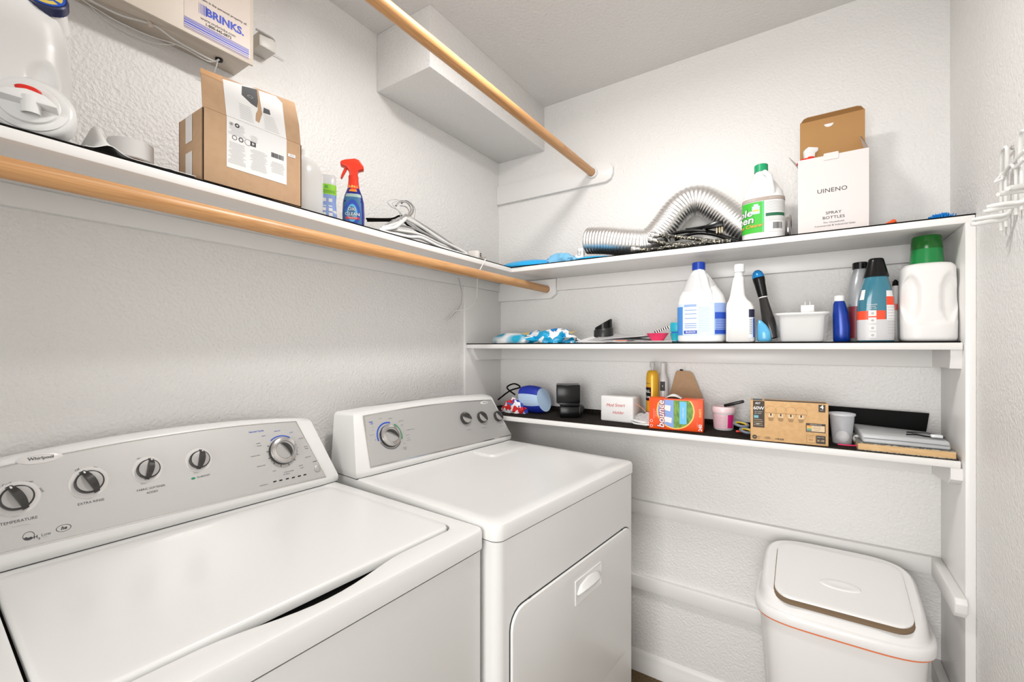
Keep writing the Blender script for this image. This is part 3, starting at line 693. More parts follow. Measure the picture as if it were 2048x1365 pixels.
# 3 cardboard box with raised flap
def cardbox():
    X = .268; ya = P(405, 362, x=X).y; yb = P(603, 415, x=X).y; zt = (P(405, 212, x=X).z + P(603, 291, x=X).z) / 2 ; D = .115; zb = ZT + .0005
    t = thing('cardboard_box', 'brown cardboard box with raised torn flap and white shipping label', 'cardboard box', (X - D / 2, (ya + yb) / 2, zb))
    b = MB(); th = .003
    b.box(X - th, X, ya, yb, zb, zt, CARD, .0006); b.box(X - D, X - D + th, ya, yb, zb, zt, CARD, .0006)
    b.box(X - D, X, ya, ya + th, zb, zt - .001, CARD, .0006); b.box(X - D, X, yb - th, yb, zb, zt, CARD, .0006); b.box(X - D, X, ya, yb, zb, zb + th, CARD)
    b.build('carton', t)
    FR = frame((X, ya, zb), (0, 1, 0), (0, 0, 1)); W = yb - ya; H = zt - zb
    FL = frame((X - .001, ya, zt), (0, 1, 0), (-.20, 0, 1))
    fh = pix(FL, 411, 140)[1]; fr_ = pix(FL, 602, 211)[1]
    b = MB(FL); LN = lambda x: fh + (fr_ - fh) * x / W
    top = [(.004, fh), (.05, LN(.05) - .001), (.10, LN(.10) - .004), (.112, LN(.112) + .001), (.15, LN(.15)), (W - .004, fr_)]
    b.prism([(.001, .001), (W - .001, .001), (W + .001, fr_ * .5)] + top[::-1], -.003, 0, CARD, .0005)
    flap = b.build('flap', t)
    LP = PAPER
    c = pix(FR, 453, 300)[0]; d = pix(FR, 573, 360)[0]; lz = (pix(FR, 453, 335)[1] + pix(FR, 571, 368)[1]) / 2
    b = MB(FR); b.rect(c, d, lz, H, LP, .0006)
    w = d - c
    rnd = random.Random(3)
    for k in range(30):                       # printed lines
        yy = H - .012 - k * (H - lz - .02) / 30
        for (a0, a1) in ((.02, .30), (.36, .66), (.70, .97)):
            if k in (9, 10, 11, 12, 13) or (k < 4 and a0 > .3) or (a0 > .6 and (k < 18 or k > 26)): continue
            if k < 9 and a0 > .34 and a0 < .6: a1 = .5
            ww = (a1 - a0) * rnd.uniform(.6, 1); m0 = (a0 + a1) / 2
            b.rect(c + w * (m0 - ww / 2), c + w * (m0 + ww / 2), yy, yy + .0011, INKL, .0009)
    for k in range(26):
        x0 = c + w * (.72 + .0088 * k); b.rect(x0, x0 + w * .0088 * rnd.choice((.4, .6, .8)), lz + (H - lz) * .50, lz + (H - lz) * .60, INK, .0009)
    cy = H - (H - lz) * .38; b.ring(c + w * .12, cy, .0038, .0050, INK, .0009); b.ring(c + w * .22, cy, .0030, .0050, INK, .0009); b.ring(c + w * .33, cy, .0060, .0068, INK, .0009); b.rect(c + w * .37, c + w * .46, cy - .005, cy + .005, INK, .0009); b.text('fr', .011, c + w * .415, cy, PAPER, .0012, bold=.03)
    b.ring(c + w * .16, H - .013, .0022, .0046, INK, .0009); b.rect(c + w * .04, c + w * .09, H - .016, H - .010, INKL, .0009)
    b.build('shipping_label', t, 'white printed shipping label with barcode')
    b = MB(FL)
    th_ = lambda x: fh + (fr_ - fh) * (x / W)
    b.flat([(c, .001), (d, .001), (d, th_(d) - .014), (d - .014, th_(d) - .004), (c + w * .58, th_(c + w * .58) - .004), (c + w * .60, .040), (c + w * .53, .014), (c + w * .47, .016), (c + w * .49, .034), (c + w * .53, .045), (c + w * .55, th_(c + w * .55) - .002), (c, th_(c) - .008)], LP, .0006)
    b.flat([(c + w * .28, .066), (c + w * .42, .054), (c + w * .52, .050), (c + w * .55, .068), (c + w * .55, th_(c + w * .55) - .003), (c + w * .30, th_(c + w * .3) - .008)], INK, .0009)
    b.flat([(c + w * .62, .044), (c + w * .75, .046), (c + w * .74, .058), (c + w * .64, .058)], INK, .0009); b.ring(c + w * .42, .070, .005, .0056, PAPER, .0012, sy=.5)
    for k in range(9):
        b.rect(c + w * .22, c + w * (.44 - .004 * k), .008 + k * .0042, .0092 + k * .0042, INKL, .0009); b.rect(c + w * .62, c + w * (.88 - .01 * k), .006 + k * .0042, .0072 + k * .0042, INKL, .0009)
    b.flat([(.002, th_(0) - .012), (c, th_(c) - .016), (c, th_(c) - .002), (.003, fh - .0005)], mat('brown_tape', c255(190, 140, 88), .3), .0005)
    b.build('torn_label', flap, 'torn upper half of the white label')
    # clear tape on the left side
    SF = frame((X - D, ya, zb), (1, 0, 0), (0, 0, 1)); b = MB(SF)
    tp = mat('clear_packing_tape_face', (.74, .72, .70), .15)
    b.rect(.036, .068, H * .62, H * .98, tp, .0006); b.rect(.036, .068, 0, H * .48, tp, .0006); b.build('clear_tape', t)
    b = MB(FR); x, y = pix(FR, 583, 312); b.loops([[Vector((x + p[0] * cos(.05) , y + p[1] + p[0] * .06, z)) for p in ((-.009, -.0035), (.009, -.0035), (.009, .0035), (-.009, .0035))] for z in (.0002, .0009)], PAPER, smooth=False); b.text('UZC39', .005, x, y, INKG, .0012); b.build('small_sticker', t)
cardbox()

def simple_bottle(name, lab, cat, x, y, z, parts, rz=0.0):
    """parts: list of (part name, kind, args)"""
    t = thing(name, lab, cat, (x, y, z)); return t, TR(x, y, z, rz)

# 4 white rounded bottle behind box
p = P(621, 400, x=.165)
t, T = simple_bottle('white_bottle', 'plain glossy white bottle standing just behind the cardboard box', 'bottle', .15, p.y - .012, ZT, None)
b = MB(T); loft(b, [S(0, .045, .040, e=3), S(.005, .048, .044, e=3), S(.08, .050, .046, e=2.8), S(.125, .050, .045, e=2.6), S(.150, .044, .038, e=2.4), S(.168, .030, .026), S(.176, .018, .018)], WHITE); b.build('body', t)
b = MB(T); cap(b, .174, .192, .020, WHITE2, rib=.0006); b.build('screw_cap', t)

# 5 green and blue label bottle
p = P(657, 420, x=.19)
t, T = simple_bottle('labelled_bottle', 'waisted clear white bottle with lime green and pale blue label', 'bottle', .185, p.y, ZT, None, radians(62))
b = MB(T); CW = mat('cloudy_plastic', (.72, .73, .74), .2)
secs = loft(b, [S(0, .021, .015, e=2.8), S(.012, .0235, .017, e=2.8), S(.035, .024, .017, e=2.8), S(.055, .0205, .015, e=2.8), S(.075, .0225, .016, e=2.8), S(.10, .0225, .016, e=2.8), S(.118, .022, .014, e=2.8), S(.134, .0215, .009, e=2.8), S(.137, .020, .006, e=2.4)], CW); b.build('body', t)
b = MB(T); wr = wrapf(secs, .020); GN = mat('lime_green_label', c255(150, 215, 60), .4); PB = mat('pale_blue_label', c255(140, 165, 220), .4)
b.rect(-.028, .028, .080, .108, GN, .0005, wr, 16); b.rect(-.028, .028, .004, .080, PB, .0005, wr, 16)
for k in range(3): b.rect(-.018, .018, .084 + k * .003, .0848 + k * .003, mat('dark_green_print', (.03, .2, .03), .5), .0009, wr, 10)
b.rect(-.010, .000, .096, .104, mat('green_print', (.12, .45, .05), .5), .0009, wr, 4)
for k in range(5):
    for x0 in (-.016, .002): b.rect(x0, x0 + .010, .008 + k * .013, .017 + k * .013, PAPER, .0009, wr, 4)
b.build('wrap_label', t)

# 6 spray bottle with orange red trigger
def trigger_head(T, t, m, z, s=1.0, nozzle=None):
    F = T @ Matrix.Translation((0, 0, z)) @ Matrix.Rotation(radians(90), 4, 'X')      # local x = forward (-), y = up
    b = MB(T); b.lathe([(.0135 * s, z), (.0135 * s, z + .014 * s), (.0115 * s, z + .016 * s)], m, 32); b.build('collar', t)
    b = MB(F)
    pl = [(-.034, .040), (-.034, .050), (-.022, .056), (.004, .062), (.016, .058), (.026, .044), (.028, .034), (.020, .032), (.012, .028), (.011, .012), (-.011, .012), (-.011, .026), (-.018, .036)]
    b.prism([(x * s, y * s) for x, y in pl][::-1], -.0115 * s, .0115 * s, m, .003 * s, seg=3); b.build('spray_head', t)
    b = MB(F); tl = [(-.016, .036), (-.024, .034), (-.031, .016), (-.034, .006), (-.030, .004), (-.024, .016), (-.018, .028)]
    b.prism([(x * s, y * s) for x, y in tl][::-1], -.0055 * s, .0055 * s, m, .0015 * s); b.build('trigger', t)
p = P(716, 448, x=.225)
t = thing('spray_bottle', 'navy blue stain remover spray bottle with orange-red trigger head', 'spray bottle', (.205, p.y, ZT))
T = TR(.205, p.y, ZT, radians(52)); RD = mat('orange_red_plastic', c255(240, 62, 35), .3); NV = mat('navy_bottle_plastic', c255(34, 32, 130), .15, coat=.3)
b = MB(T); secs = loft(b, [S(0, .027, .017, e=3), S(.004, .029, .0185, e=3), S(.04, .030, .019, e=2.8), S(.075, .0285, .018, e=2.6), S(.095, .024, .016, e=2.4), S(.115, .0165, .0145), S(.128, .014, .0135), S(.138, .013, .013)], NV); b.build('body', t)
b = MB(T); wr = wrapf(secs, .023); SL = mat('silver_green_label', c255(160, 185, 180), .4); CY = mat('cyan_label', c255(95, 175, 215), .35)
b.rect(-.027, .022, .004, .088, mat('teal_label', c255(60, 110, 150), .35), .0006, wr, 18)
n = 26
b.add([wr(-.003 + .022 * cos(2 * pi * i / n) * k, .042 + .038 * sin(2 * pi * i / n) * k, .0009) for k in (1, .66) for i in range(n)], [[i, (i + 1) % n, n + (i + 1) % n, n + i] for i in range(n)], mat('deep_blue_swirl', c255(48, 80, 170), .3), True)
b.add([wr(-.003 + .0145 * cos(2 * pi * i / n), .042 + .025 * sin(2 * pi * i / n), .0010) for i in range(n)], [list(range(n))], CY, True)
b.rect(-.024, .024, .088, .097, SL, .0006, wr, 16)
for sx_, m_, o_, bo in ((0, INK, .0013, .05), (0, PAPER, .0017, .008)):
    b.text('OXI', .0185, -.004, .052, m_, o_, bold=bo, wrap=wr); b.text('CLEAN', .0185, -.002, .038, m_, o_, bold=bo, wrap=wr)
b.rect(-.020, .016, .024, .0305, mat('red_banner', c255(200, 40, 40), .4), .0013, wr, 12); b.text('VERSATILE', .008, -.002, .0273, PAPER, .0017, wrap=wr)
b.build('printed_label', t)
b = MB(T); nk = [S(.0965, .0215, .0158, e=2.4), S(.113, .0168, .0148), S(.130, .0145, .0142), S(.136, .0140, .0138)]; loft(b, nk, RD, caps=(False, False)); wr2 = wrapf([tuple(s) for s in nk], .015)
b.text('3-IN-1', .015, -.001, .117, mat('yellow_text', c255(250, 225, 110), .4), .0010, bold=.02, wrap=wr2); b.rect(-.010, .008, .103, .109, mat('orange_band', c255(240, 140, 40), .4), .0010, wr2, 8); b.build('neck_sleeve', t)
trigger_head(T, t, RD, .136, 1.02)

# 7 hangers
def hanger(name, lab, cat, pts, hook, m, r, group=None, clips=None):
    t = thing(name, lab, cat, (Vector(pts[0]) + Vector(pts[1])) / 2, group)
    b = MB(); b.tube([Vector(p) for p in pts] , r, m, 10, sub=6); b.build('frame', t)
    b = MB(); b.tube([Vector(p) for p in hook], r * .5, SILVER2 if m is not CLR else CLR, 8, sub=6); b.build('hook', t)
    return t
CLR = mat('clear_hanger_plastic', (.80, .80, .80), .08, trans=.55, ior=1.3)
X = .16
def hp(u, v, x=X): q = P(u, v, x=x); q.z = max(q.z, ZT + .006); return q
HK = [hp(812, 440), hp(800, 425), hp(785, 408, .13), hp(800, 401, .13), hp(818, 404), hp(830, 418), hp(829, 436)]
hanger('clothes_hanger', 'white plastic clothes hanger on top of the hanger pile, long arm sloping right', 'hanger', [hp(812, 437, .2), hp(845, 455, .2), hp(885, 482, .2), hp(930, 506, .2), hp(925, 509, .225), hp(880, 497, .24), hp(842, 476, .24), hp(815, 474, .24), hp(760, 464, .24), hp(790, 455, .22), hp(812, 437, .2)], [hp(813, 437, .19), hp(822, 420, .18), hp(815, 406, .18), hp(800, 404, .18), hp(792, 412, .18)], WHITE, .0058)
hanger('clothes_hanger', 'broad white plastic clothes hanger tipped over the black one, second from the top', 'hanger', [hp(818, 436, .18), hp(850, 458, .18), hp(890, 484, .18), hp(912, 500, .18), hp(880, 489, .20), hp(840, 470, .21), hp(800, 462, .21), hp(765, 458, .21), hp(790, 449, .20), hp(818, 436, .18)], [hp(816, 437, .17), hp(826, 424, .17), hp(824, 410, .17), hp(812, 402, .17), hp(803, 407, .17)], WHITE2, .0055)
hanger('clothes_hanger', 'black velvet clothes hanger lying behind the white hangers', 'hanger', [hp(733, 438, .08), hp(782, 438, .08), hp(800, 432, .08), hp(815, 438, .1), hp(850, 462, .12), hp(915, 498, .14), hp(850, 470, .14), hp(818, 452, .14), hp(806, 444, .12), hp(782, 442, .09), hp(735, 442, .08)], [hp(808, 437, .10), hp(818, 425, .10), hp(812, 414, .10), hp(800, 412, .10)], FELT, .0034)
hanger('clothes_hanger', 'clear plastic clothes hanger with upright hook in the hanger pile', 'hanger', [hp(812, 430, .15), hp(850, 452, .15), hp(905, 489, .15), hp(900, 494, .17), hp(835, 460, .18), hp(790, 452, .18), hp(765, 462, .18), hp(785, 446, .16), hp(812, 430, .15)], HK, CLR, .0032)
hanger('clothes_hanger', 'thin clear clothes hanger lowest in the pile with its hook standing up on the left', 'hanger', [hp(800, 436, .11), hp(840, 460, .12), hp(880, 488, .13), hp(820, 470, .14), hp(780, 458, .14), hp(772, 450, .12), hp(800, 436, .11)], [hp(802, 436, .11), hp(797, 422, .11), hp(783, 414, .11), hp(776, 404, .11), hp(790, 399, .11), hp(806, 403, .11)], CLR, .0030)

# 8 phone jack box with cord
p = P(947, 508, x=.212)
t = thing('phone_jack', 'small beige phone jack box with loose wires near the shelf corner', 'phone jack', (.215, p.y, ZT))
b = MB(TR(.219, p.y + .004, ZT, radians(20))); JB = mat('beige_jack_plastic', (.68, .65, .61), .4)
b.box(-.020, .020, -.0255, .0255, 0, .030, JB, .002); b.build('jack_body', t)
b = MB(TR(.219, p.y + .004, ZT + .008, radians(20))); 
for z_ in (.004, .012): b = MB(TR(.219, p.y + .004, ZT + .008, radians(20))); b.box(.0195, .0225, -.008, .002, z_, z_ + .004, BLACK); b.build('terminal_screw', t)
b = MB(); b.tube([P(949, 505, x=.232), P(955, 512, x=.235), P(964, 516, x=.24), P(972, 515, x=.24)], .0008, mat('copper_wire', (.45, .18, .1), .4), 6, sub=4); b.build('loose_wire', t)
b = MB(); b.tube([P(971, 519, x=.262), P(962, 536, x=.27), P(956, 548, x=.262), P(954.5, 570, x=.20), P(953, 595, x=.15), P(945, 612, x=.10), P(930, 620, x=.06), P(912, 622, x=.03), P(902, 632, x=.012), P(891, 641, x=.006)], .0019, CORD, 8, sub=8)
tag(b.build('telephone_cable'), 'thin white cord draped over the shelf edge and hanging behind the lower rod', 'cord')
b = MB(); b.tube([P(917, 556, x=.05), P(921, 572, x=.03), P(924, 590, x=.02), P(921, 610, x=.012), P(910, 625, x=.006), P(898, 636, x=.004)], .0019, mat('grey_cord', (.42, .41, .40), .4), 8, sub=8)
tag(b.build('telephone_cable'), 'grey cord hanging on the left wall just below the lower rod', 'cord')

# 9 alarm panel on the wall
def alarm():
    X1 = .092; y1 = P(507, 129, x=X1).y; zb = P(507, 129, x=X1).z; y0 = y1 - .40
    t = thing('alarm_box', 'beige metal alarm control box on the left wall with blue lettered sticker', 'alarm panel', (0, (y0 + y1) / 2, zb))
    b = MB(); b.box(XL, X1 - .006, y0 + .004, y1 - .002, zb + .002, 2.40, BEIGE, .002); b.build('case', t)
    b = MB(); b.box(X1 - .007, X1, y0, y1, zb - .004, 2.405, BEIGE, .0015); cov = b.build('cover', t)
    F = frame((X1, y0, zb), (0, 1, 0), (0, 0, 1)); b = MB(F)
    sx0 = pix(F, 368, 45)[0]; sx1 = pix(F, 500, 60)[0]; W = sx1 - sx0
    st = mat('cream_sticker', c255(222, 208, 198), .4); b.rect(sx0, sx1, .010, .26, st, .0006)
    zz = lambda u, v: pix(F, u, v)
    x, y = zz(449, 45); b.text('BRINKS.', .0385, x + .002, y, mat('brand_blue_print', (.02, .06, .55), .4), .0010, bold=.035, sx=.95)
    for k in range(6): bx_ = zz(397, 22)[0] + k * .0030; b.rect(bx_, bx_ + .0004 + .0003 * k, y - .011, y + .013, mat('brand_blue_print', (0, 0, 0), .4), .0010)
    x, y = zz(441, 29); b.text('is alarm system is the personal property of:', .0118, x - .008, y + .011, INK, .0010, bold=.012)
    x, y = zz(437, 55); b.text('www.mybrinks.com', .0145, x, y, INKG, .0010, bold=.008); x, y = zz(437, 63); b.text('1-800-445-0872', .0135, x, y, INK, .0010, bold=.025)
    ya_ = zz(368, 45)[1]
    cols = [c255(60, 70, 180), c255(40, 60, 200), c255(45, 70, 205), c255(60, 80, 200), c255(90, 95, 190), c255(130, 115, 185), c255(160, 140, 190)]
    y, th = zz(430, 76)[1], .0
    for k, (dy, th) in enumerate(((.0175, .0012), (.0145, .0014), (.0105, .0024), (.0045, .0040), (.0, .0022), (-.0038, .0014), (-.0068, .0009))):
        b.rect(sx0, sx1 - .003, y + dy - .004, y + dy + th - .004, mat('stripe_%d' % k, cols[k], .4), .0010)
    b.build('sticker', cov, 'cream sticker with blue lettering and stripes')
    b = MB(); q = P(438, 118, z=zb + .002); b.lathe([(.0085, -.004), (.0085, .0), (.006, .0)], BLACK, 24, TR(q.x, q.y, zb + .0012)); b.build('cable_grommet', t)
    b = MB()
    for u, v in ((253, 5), (367, 64)): q = P(u, v, z=zb); b = MB(); b.lathe([(.0018, -.0008), (.0018, .002)], SEAM, 12, TR(q.x, q.y, zb + .001)); b.build('screw', t)
    # cables clipped along the wall below
    c_ = [P(175, -2, x=.03), P(240, 30, x=.035), P(306, 50, x=.05), P(350, 80, x=.055), P(400, 108, x=.055), P(428, 122, x=.055), P(438, 119, x=.055)]
    b = MB(); b.tube(c_, .0022, CORD, 8, sub=6); b.tube([P(160, -3, x=.01), P(230, 40, x=.012), P(300, 72, x=.016), P(360, 92, x=.03), P(415, 122, x=.05), P(436, 120, x=.052)], .0014, WIRE, 6, sub=6); b.tube([P(436, 119, x=.057), P(433, 132, x=.05), P(428, 148, x=.03), P(426, 165, x=.01)], .0013, WIRE, 6, sub=5); b.tube([P(165, -3, x=.006), P(225, 50, x=.006), P(300, 84, x=.008), P(350, 90, x=.03)], .0010, WIRE, 6, sub=6)
    tag(b.build('alarm_cable'), 'white cables looping under the alarm box into its black hole', 'cable')
    q = P(300, 49, x=.050); b = MB(TR(q.x, q.y, q.z, 0, radians(25))); b.box(-.003, .004, -.004, .004, -.006, .007, BEIGE, .001); tag(b.build('cable_clip'), 'small beige clip holding the cable under the alarm box', 'cable clip')
    # transformer
    ty = P(522, 85, x=.035); t2 = thing('power_adapter', 'white plug-in power adapter on the wall right of the alarm box', 'power adapter', (0, ty.y + .004, ty.z - .012))
    b = MB(TR(0, ty.y + .012, ty.z)); b.box(XL, .050, -.024, .022, -.018, .022, JB, .004); b.build('adapter_body', t2)
    b = MB(); b.tube([P(512, 58, x=.055), P(530, 68, x=.055), P(546, 78, x=.05), P(548, 88, x=.045), P(542, 93, x=.03), P(536, 92, x=.02)], .0026, mat('grey_cord', (0, 0, 0)), 8, sub=5); b.tube([P(536, 98, x=.02), P(548, 108, x=.004), P(569, 121, x=.002)], .0012, WIRE, 6, sub=5); b.build('adapter_cord', t2)
alarm()

# ------------------------------------------------------------------ top back shelf
# 10 blue pack of wipes
def blob(b, cx, cy, z, hx, hy, hz, m, seed=0, amp=.25, freq=3, rz=0, n=36, k=14, flat=.25):
    c, s_ = cos(rz), sin(rz); L = []
    for j in range(k + 1):
        ph = -pi / 2 + pi * j / k; row = []
        for i in range(n):
            a = 2 * pi * i / n; d = Vector((cos(ph) * cos(a), cos(ph) * sin(a), sin(ph)))
            f = 1 + amp * noise.noise(d * freq + Vector((seed, seed * 2, 0))) + amp * .5 * noise.noise(d * freq * 2.3 + Vector((0, seed, 3)))
            d = d * f; x, y = d.x * hx, d.y * hy; zz = max(d.z, -flat) * hz + flat * hz
            row.append(Vector((cx + x * c - y * s_, cy + x * s_ + y * c, z + max(0.0005, zz))))
        L.append(row)
    b.loops(L, m, True, True)
def seg_blob(pa, pb, hy, hz, m, b, seed, amp=.2, freq=3):
    c = (Vector(pa) + Vector(pb)) / 2; d = Vector(pb) - Vector(pa)
    blob(b, c.x, c.y, c.z, d.length / 2, hy, hz, m, seed, amp, freq, atan2(d.y, d.x))
BLU = mat('bright_blue_film', c255(40, 165, 225), .22); BLU2 = mat('pale_blue_film', c255(120, 185, 225), .2)
t = thing('blue_pouch', 'bright blue plastic pouch lying flat at the shelf corner below the duct end', 'pouch', (.41, -.2, ZT))
b = MB(); a_, c_ = P(1000, 528, y=-.235), P(1112, 520, y=-.215); a_.z = c_.z = ZT; seg_blob(a_, c_, .045, .022, BLU, b, 2, .12, 2); b.build('pouch_body', t)
b = MB(); a_, c_ = P(1095, 520, y=-.22), P(1152, 520, y=-.21); a_.z = c_.z = ZT; seg_blob(a_, c_, .04, .032, BLU2, b, 5, .25, 3); b.build('folded_end', t)
b = MB(); a_, c_ = P(1150, 520, y=-.235), P(1222, 515, y=-.225); a_.z = c_.z = ZT; seg_blob(a_, c_, .03, .008, BLU, b, 7, .1, 3); b.build('blue_tail', t)
t = thing('plastic_nozzle', 'small white plastic nozzle standing between blue pouch and duct mouth', 'nozzle', (P(1160, 510, y=-.16)))
b = MB(TR(P(1160, 510, y=-.15).x, -.15, ZT, .3)); b.box(-.018, .018, -.02, .02, .0, .040, WHITE, .006); b.box(-.008, .018, -.014, .012, .036, .066, WHITE, .005); b.build('nozzle_body', t)
b = MB(TR(P(1160, 510, y=-.15).x, -.15, ZT + .004, .3)); 
b.box(-.008, .006, -.0222, -.0195, .030, .050, KGREY, .001)
b.build('grille', t)

# 11 duct
def duct():
    R = .0505
    cl = [(1176, 482, -.150), (1215, 482, -.150), (1262, 486, -.145), (1300, 484, -.135), (1326, 458, -.115), (1352, 424, -.10), (1378, 404, -.085), (1406, 402, -.075), (1440, 420, -.064), (1475, 447, -.060), (1508, 468, -.058), (1545, 470, -.058), (1585, 466, -.058)]
    pts = []
    for u, v, y in cl: q = P(u, v, y=y); q.z = max(q.z, ZT + R + .0035); pts.append(q)
    pts = spline(pts, 12); out = [pts[0]]; step = .0030
    acc = 0
    for a, c in zip(pts, pts[1:]):
        d = (c - a).length; n = 0
        while acc + step <= d + 1e-9: acc += step; out.append(a.lerp(c, acc / d))
        acc -= d
    prof = [0, .0020, .0026, .0010]
    rr = [R + prof[i % 4] for i in range(len(out))]
    t = thing('duct_hose', 'silver flexible aluminium duct arching over the top back shelf', 'duct', (out[len(out) // 3].x, -.12, ZT))
    b = MB(); b.tube(out, rr, ALU, 40, caps=False)
    b.tube(out[:30], [r - .0040 for r in rr[:30]], ALU, 40, caps=False)
    b.build('ribbed_tube', t, angle=70)
    e = out[-1]; d = (out[-1] - out[-6]).normalized(); b = MB(frame(e, d.cross(Vector((0, 0, 1))), (0, 0, 1)) )
    M_ = Matrix.Translation(e) @ d.to_track_quat('Z', 'Y').to_matrix().to_4x4()
    b = MB(M_); b.lathe([(R + .0035, -.016), (R + .005, -.014), (R + .005, -.004), (R + .0035, -.002)], SILVER2, 48, caps=(False, False)); b.box(-.006, .006, -R - .010, -R - .002, -.014, -.004, BLACK, .002)
    b.build('hose_clamp', t)
duct()

# 12 braided hoses, power cord
BRD = ramp(mat('braided_hose', (.02, .018, .016), .4), 330, [(.0, (.02, .018, .015)), (.70, (.035, .03, .026)), (.80, (.60, .56, .42))], tex='voronoi', interp='CONSTANT')
NUT = mat('nickel_fitting', (.62, .61, .59), .28, metal=.85)
def hose(lab, pts, fit=True, r=.0062):
    t = thing('braided_hose', lab, 'hose', (Vector(pts[0]) + Vector(pts[-1])) / 2, None)
    b = MB(); b.tube(pts, r, BRD, 14, sub=8); b.build('hose', t)
    if fit:
        d = (Vector(pts[0]) - Vector(pts[1])).normalized(); M_ = Matrix.Translation(pts[0]) @ d.to_track_quat('Z', 'Y').to_matrix().to_4x4()
        b = MB(M_); b.lathe([(.0075, -.012), (.0085, 0), (.0085, .006)], NUT, 20); b.lathe([(.0125, .004), (.013, .006), (.013, .018), (.0110, .020), (.0095, .020), (.0095, .008)], NUT, 6 if False else 12); b.build('coupling_nut', t)
h = lambda u, v, y: (lambda q: Vector((q.x, q.y, max(q.z, ZT + .0135))))(P(u, v, y=y))
hose('braided black hose with nut end lying highest beside the duct', [h(1312, 471, -.190), h(1345, 473, -.192), h(1390, 478, -.195), h(1430, 483, -.197), h(1462, 488, -.196)])
hose('braided black hose whose nut end points left at the shelf front, middle of three', [h(1308, 481, -.205), h(1340, 489, -.205), h(1375, 487, -.207), h(1420, 490, -.2075), h(1450, 489, -.206)])
hose('braided black hose with loose nut end nearest the shelf front edge', [h(1274, 499, -.216), h(1300, 502, -.217), h(1330, 500, -.218), h(1370, 495, -.2185), h(1420, 492, -.2185)])
t = thing('power_cable', 'thick black dryer power cord with three-prong plug in front of the duct', 'power cord', (P(1400, 470, y=-.17)))
b = MB(); b.tube([h(1335, 474, -.165), h(1355, 466, -.168), h(1390, 462, -.172), h(1425, 465, -.175), h(1450, 474, -.178), h(1478, 486, -.176)], .0062, BLACK, 12, sub=8); b.tube([h(1350, 480, -.172), h(1390, 467, -.176), h(1430, 470, -.179), h(1470, 484, -.178)], .0055, BLACK, 12, sub=8); b.tube([h(1372, 460, -.16), h(1400, 456, -.165), h(1420, 452, -.175)], .0058, BLACK, 12, sub=6); b.build('cable', t)
q = P(1430, 452, y=-.188); b = MB(TR(q.x, q.y, q.z, radians(2), 0, radians(-3)))
b.prism([(-.033, -.008), (-.026, .006), (.000, .013), (.026, .013), (.028, -.006), (.004, -.008)], -.011, .011, BLACK, .003, TR(q.x, q.y, q.z) @ Matrix.Rotation(radians(90), 4, 'X')); b.build('plug', t)
BRS = mat('brass_prong', (.62, .50, .30), .3, metal=.9)
b = MB(TR(q.x, q.y, q.z)); 
for dx in (.006, .015, .022): b = MB(TR(q.x, q.y, q.z)); b.box(dx - .0018, dx + .0018, -.006, .006, -.027, -.006, BRS, .0006); b.build('prong', t)

# 13 green cleaner jug
def gallon(name, lab, u0, u1, vt, y, zb, capm, bodym, hz_frac, hdl=1, rz=0, depth=.045, capw=.019, neckdx=0.0):
    x0, x1 = P(u0, 600, y=y).x, P(u1, 600, y=y).x; H = P((u0 + u1) / 2, vt, y=y).z - zb; hx = (x1 - x0) / 2; cx = (x0 + x1) / 2
    t = thing(name, lab, 'jug', (cx, y, zb)); T = TR(cx, y, zb, rz); b = MB(T); f = hz_frac
    secs = loft(b, [S(0, hx * .93, depth * .93, e=3), S(.004, hx * .98, depth, e=3), S(H * .03, hx, depth, e=2.8), S(H * (f - .04), hx, depth, e=2.8), S(H * f, hx * .99, depth * .99, e=2.6), S(H * (f + .08), hx * .91, depth * .90, neckdx * .1, 0, 2.4), S(H * (f + .20), hx * .66, depth * .66, neckdx * .45, 0, 2.1), S(H * .84, hx * .40, hx * .36, neckdx * .85, 0, 2), S(H * .90, capw * .9, capw * .9, neckdx, 0, 2), S(H * .93, capw * .85, capw * .85, neckdx, 0, 2)], bodym)
    b.build('body', t); b = MB(T); cap(b, H * .905, H, capw, capm, neckdx, rib=.0005); b.build('cap', t)
    return t, T, secs, hx, H
GC = mat('teal_green_cap', c255(20, 160, 105), .35); JW = mat('white_jug_plastic', (.80, .80, .80), .3)
t, T, secs, hx, H = gallon('cleaner_jug', 'white gallon jug of green cleaner with green cap on the top back shelf', 1485, 1570, 330, -.178, ZT, GC, JW, .54, neckdx=-.006, depth=.047)
b = MB(T); b.tube([(.004, -.020, H * .88), (.018, -.034, H * .80), (.022, -.038, H * .70), (.026, -.036, H * .60), (.027, -.026, H * .54)], [.0075, .0085, .0095, .010, .011], JW, 14, sub=5); b.build('handle', t)
wr = wrapf(secs, hx * .82); b = MB(T); TP = mat('taupe_print', c255(170, 155, 145), .5); G1 = mat('bright_green_label', c255(60, 185, 50), .4)
b.rect(-.098, .075, H * .09, H * .545, PAPER, .0006, wr, 40); b.rect(-.098, .074, H * .49, H * .535, TP, .0010, wr, 40)
b.rect(-.098, .004, H * .095, H * .482, G1, .0010, wr, 30)
b.rect(.000, .006, H * .095, H * .482, mat('mint_label', c255(90, 195, 120), .4), .0013, wr, 4)
for mm, bo, of in ((mat('dark_green_outline', (.02, .16, .04), .5), .07, .0015), (PAPER, .02, .0020)):
    b.text('Simple', .047, -.066, H * .345, mm, of, bold=bo, shear=.15, wrap=wr, rot=.05); b.text('Green', .047, -.062, H * .255, mm, of, bold=bo, shear=.15, wrap=wr, rot=.05)
OY = mat('yellow_orange_print', c255(245, 190, 70), .5)
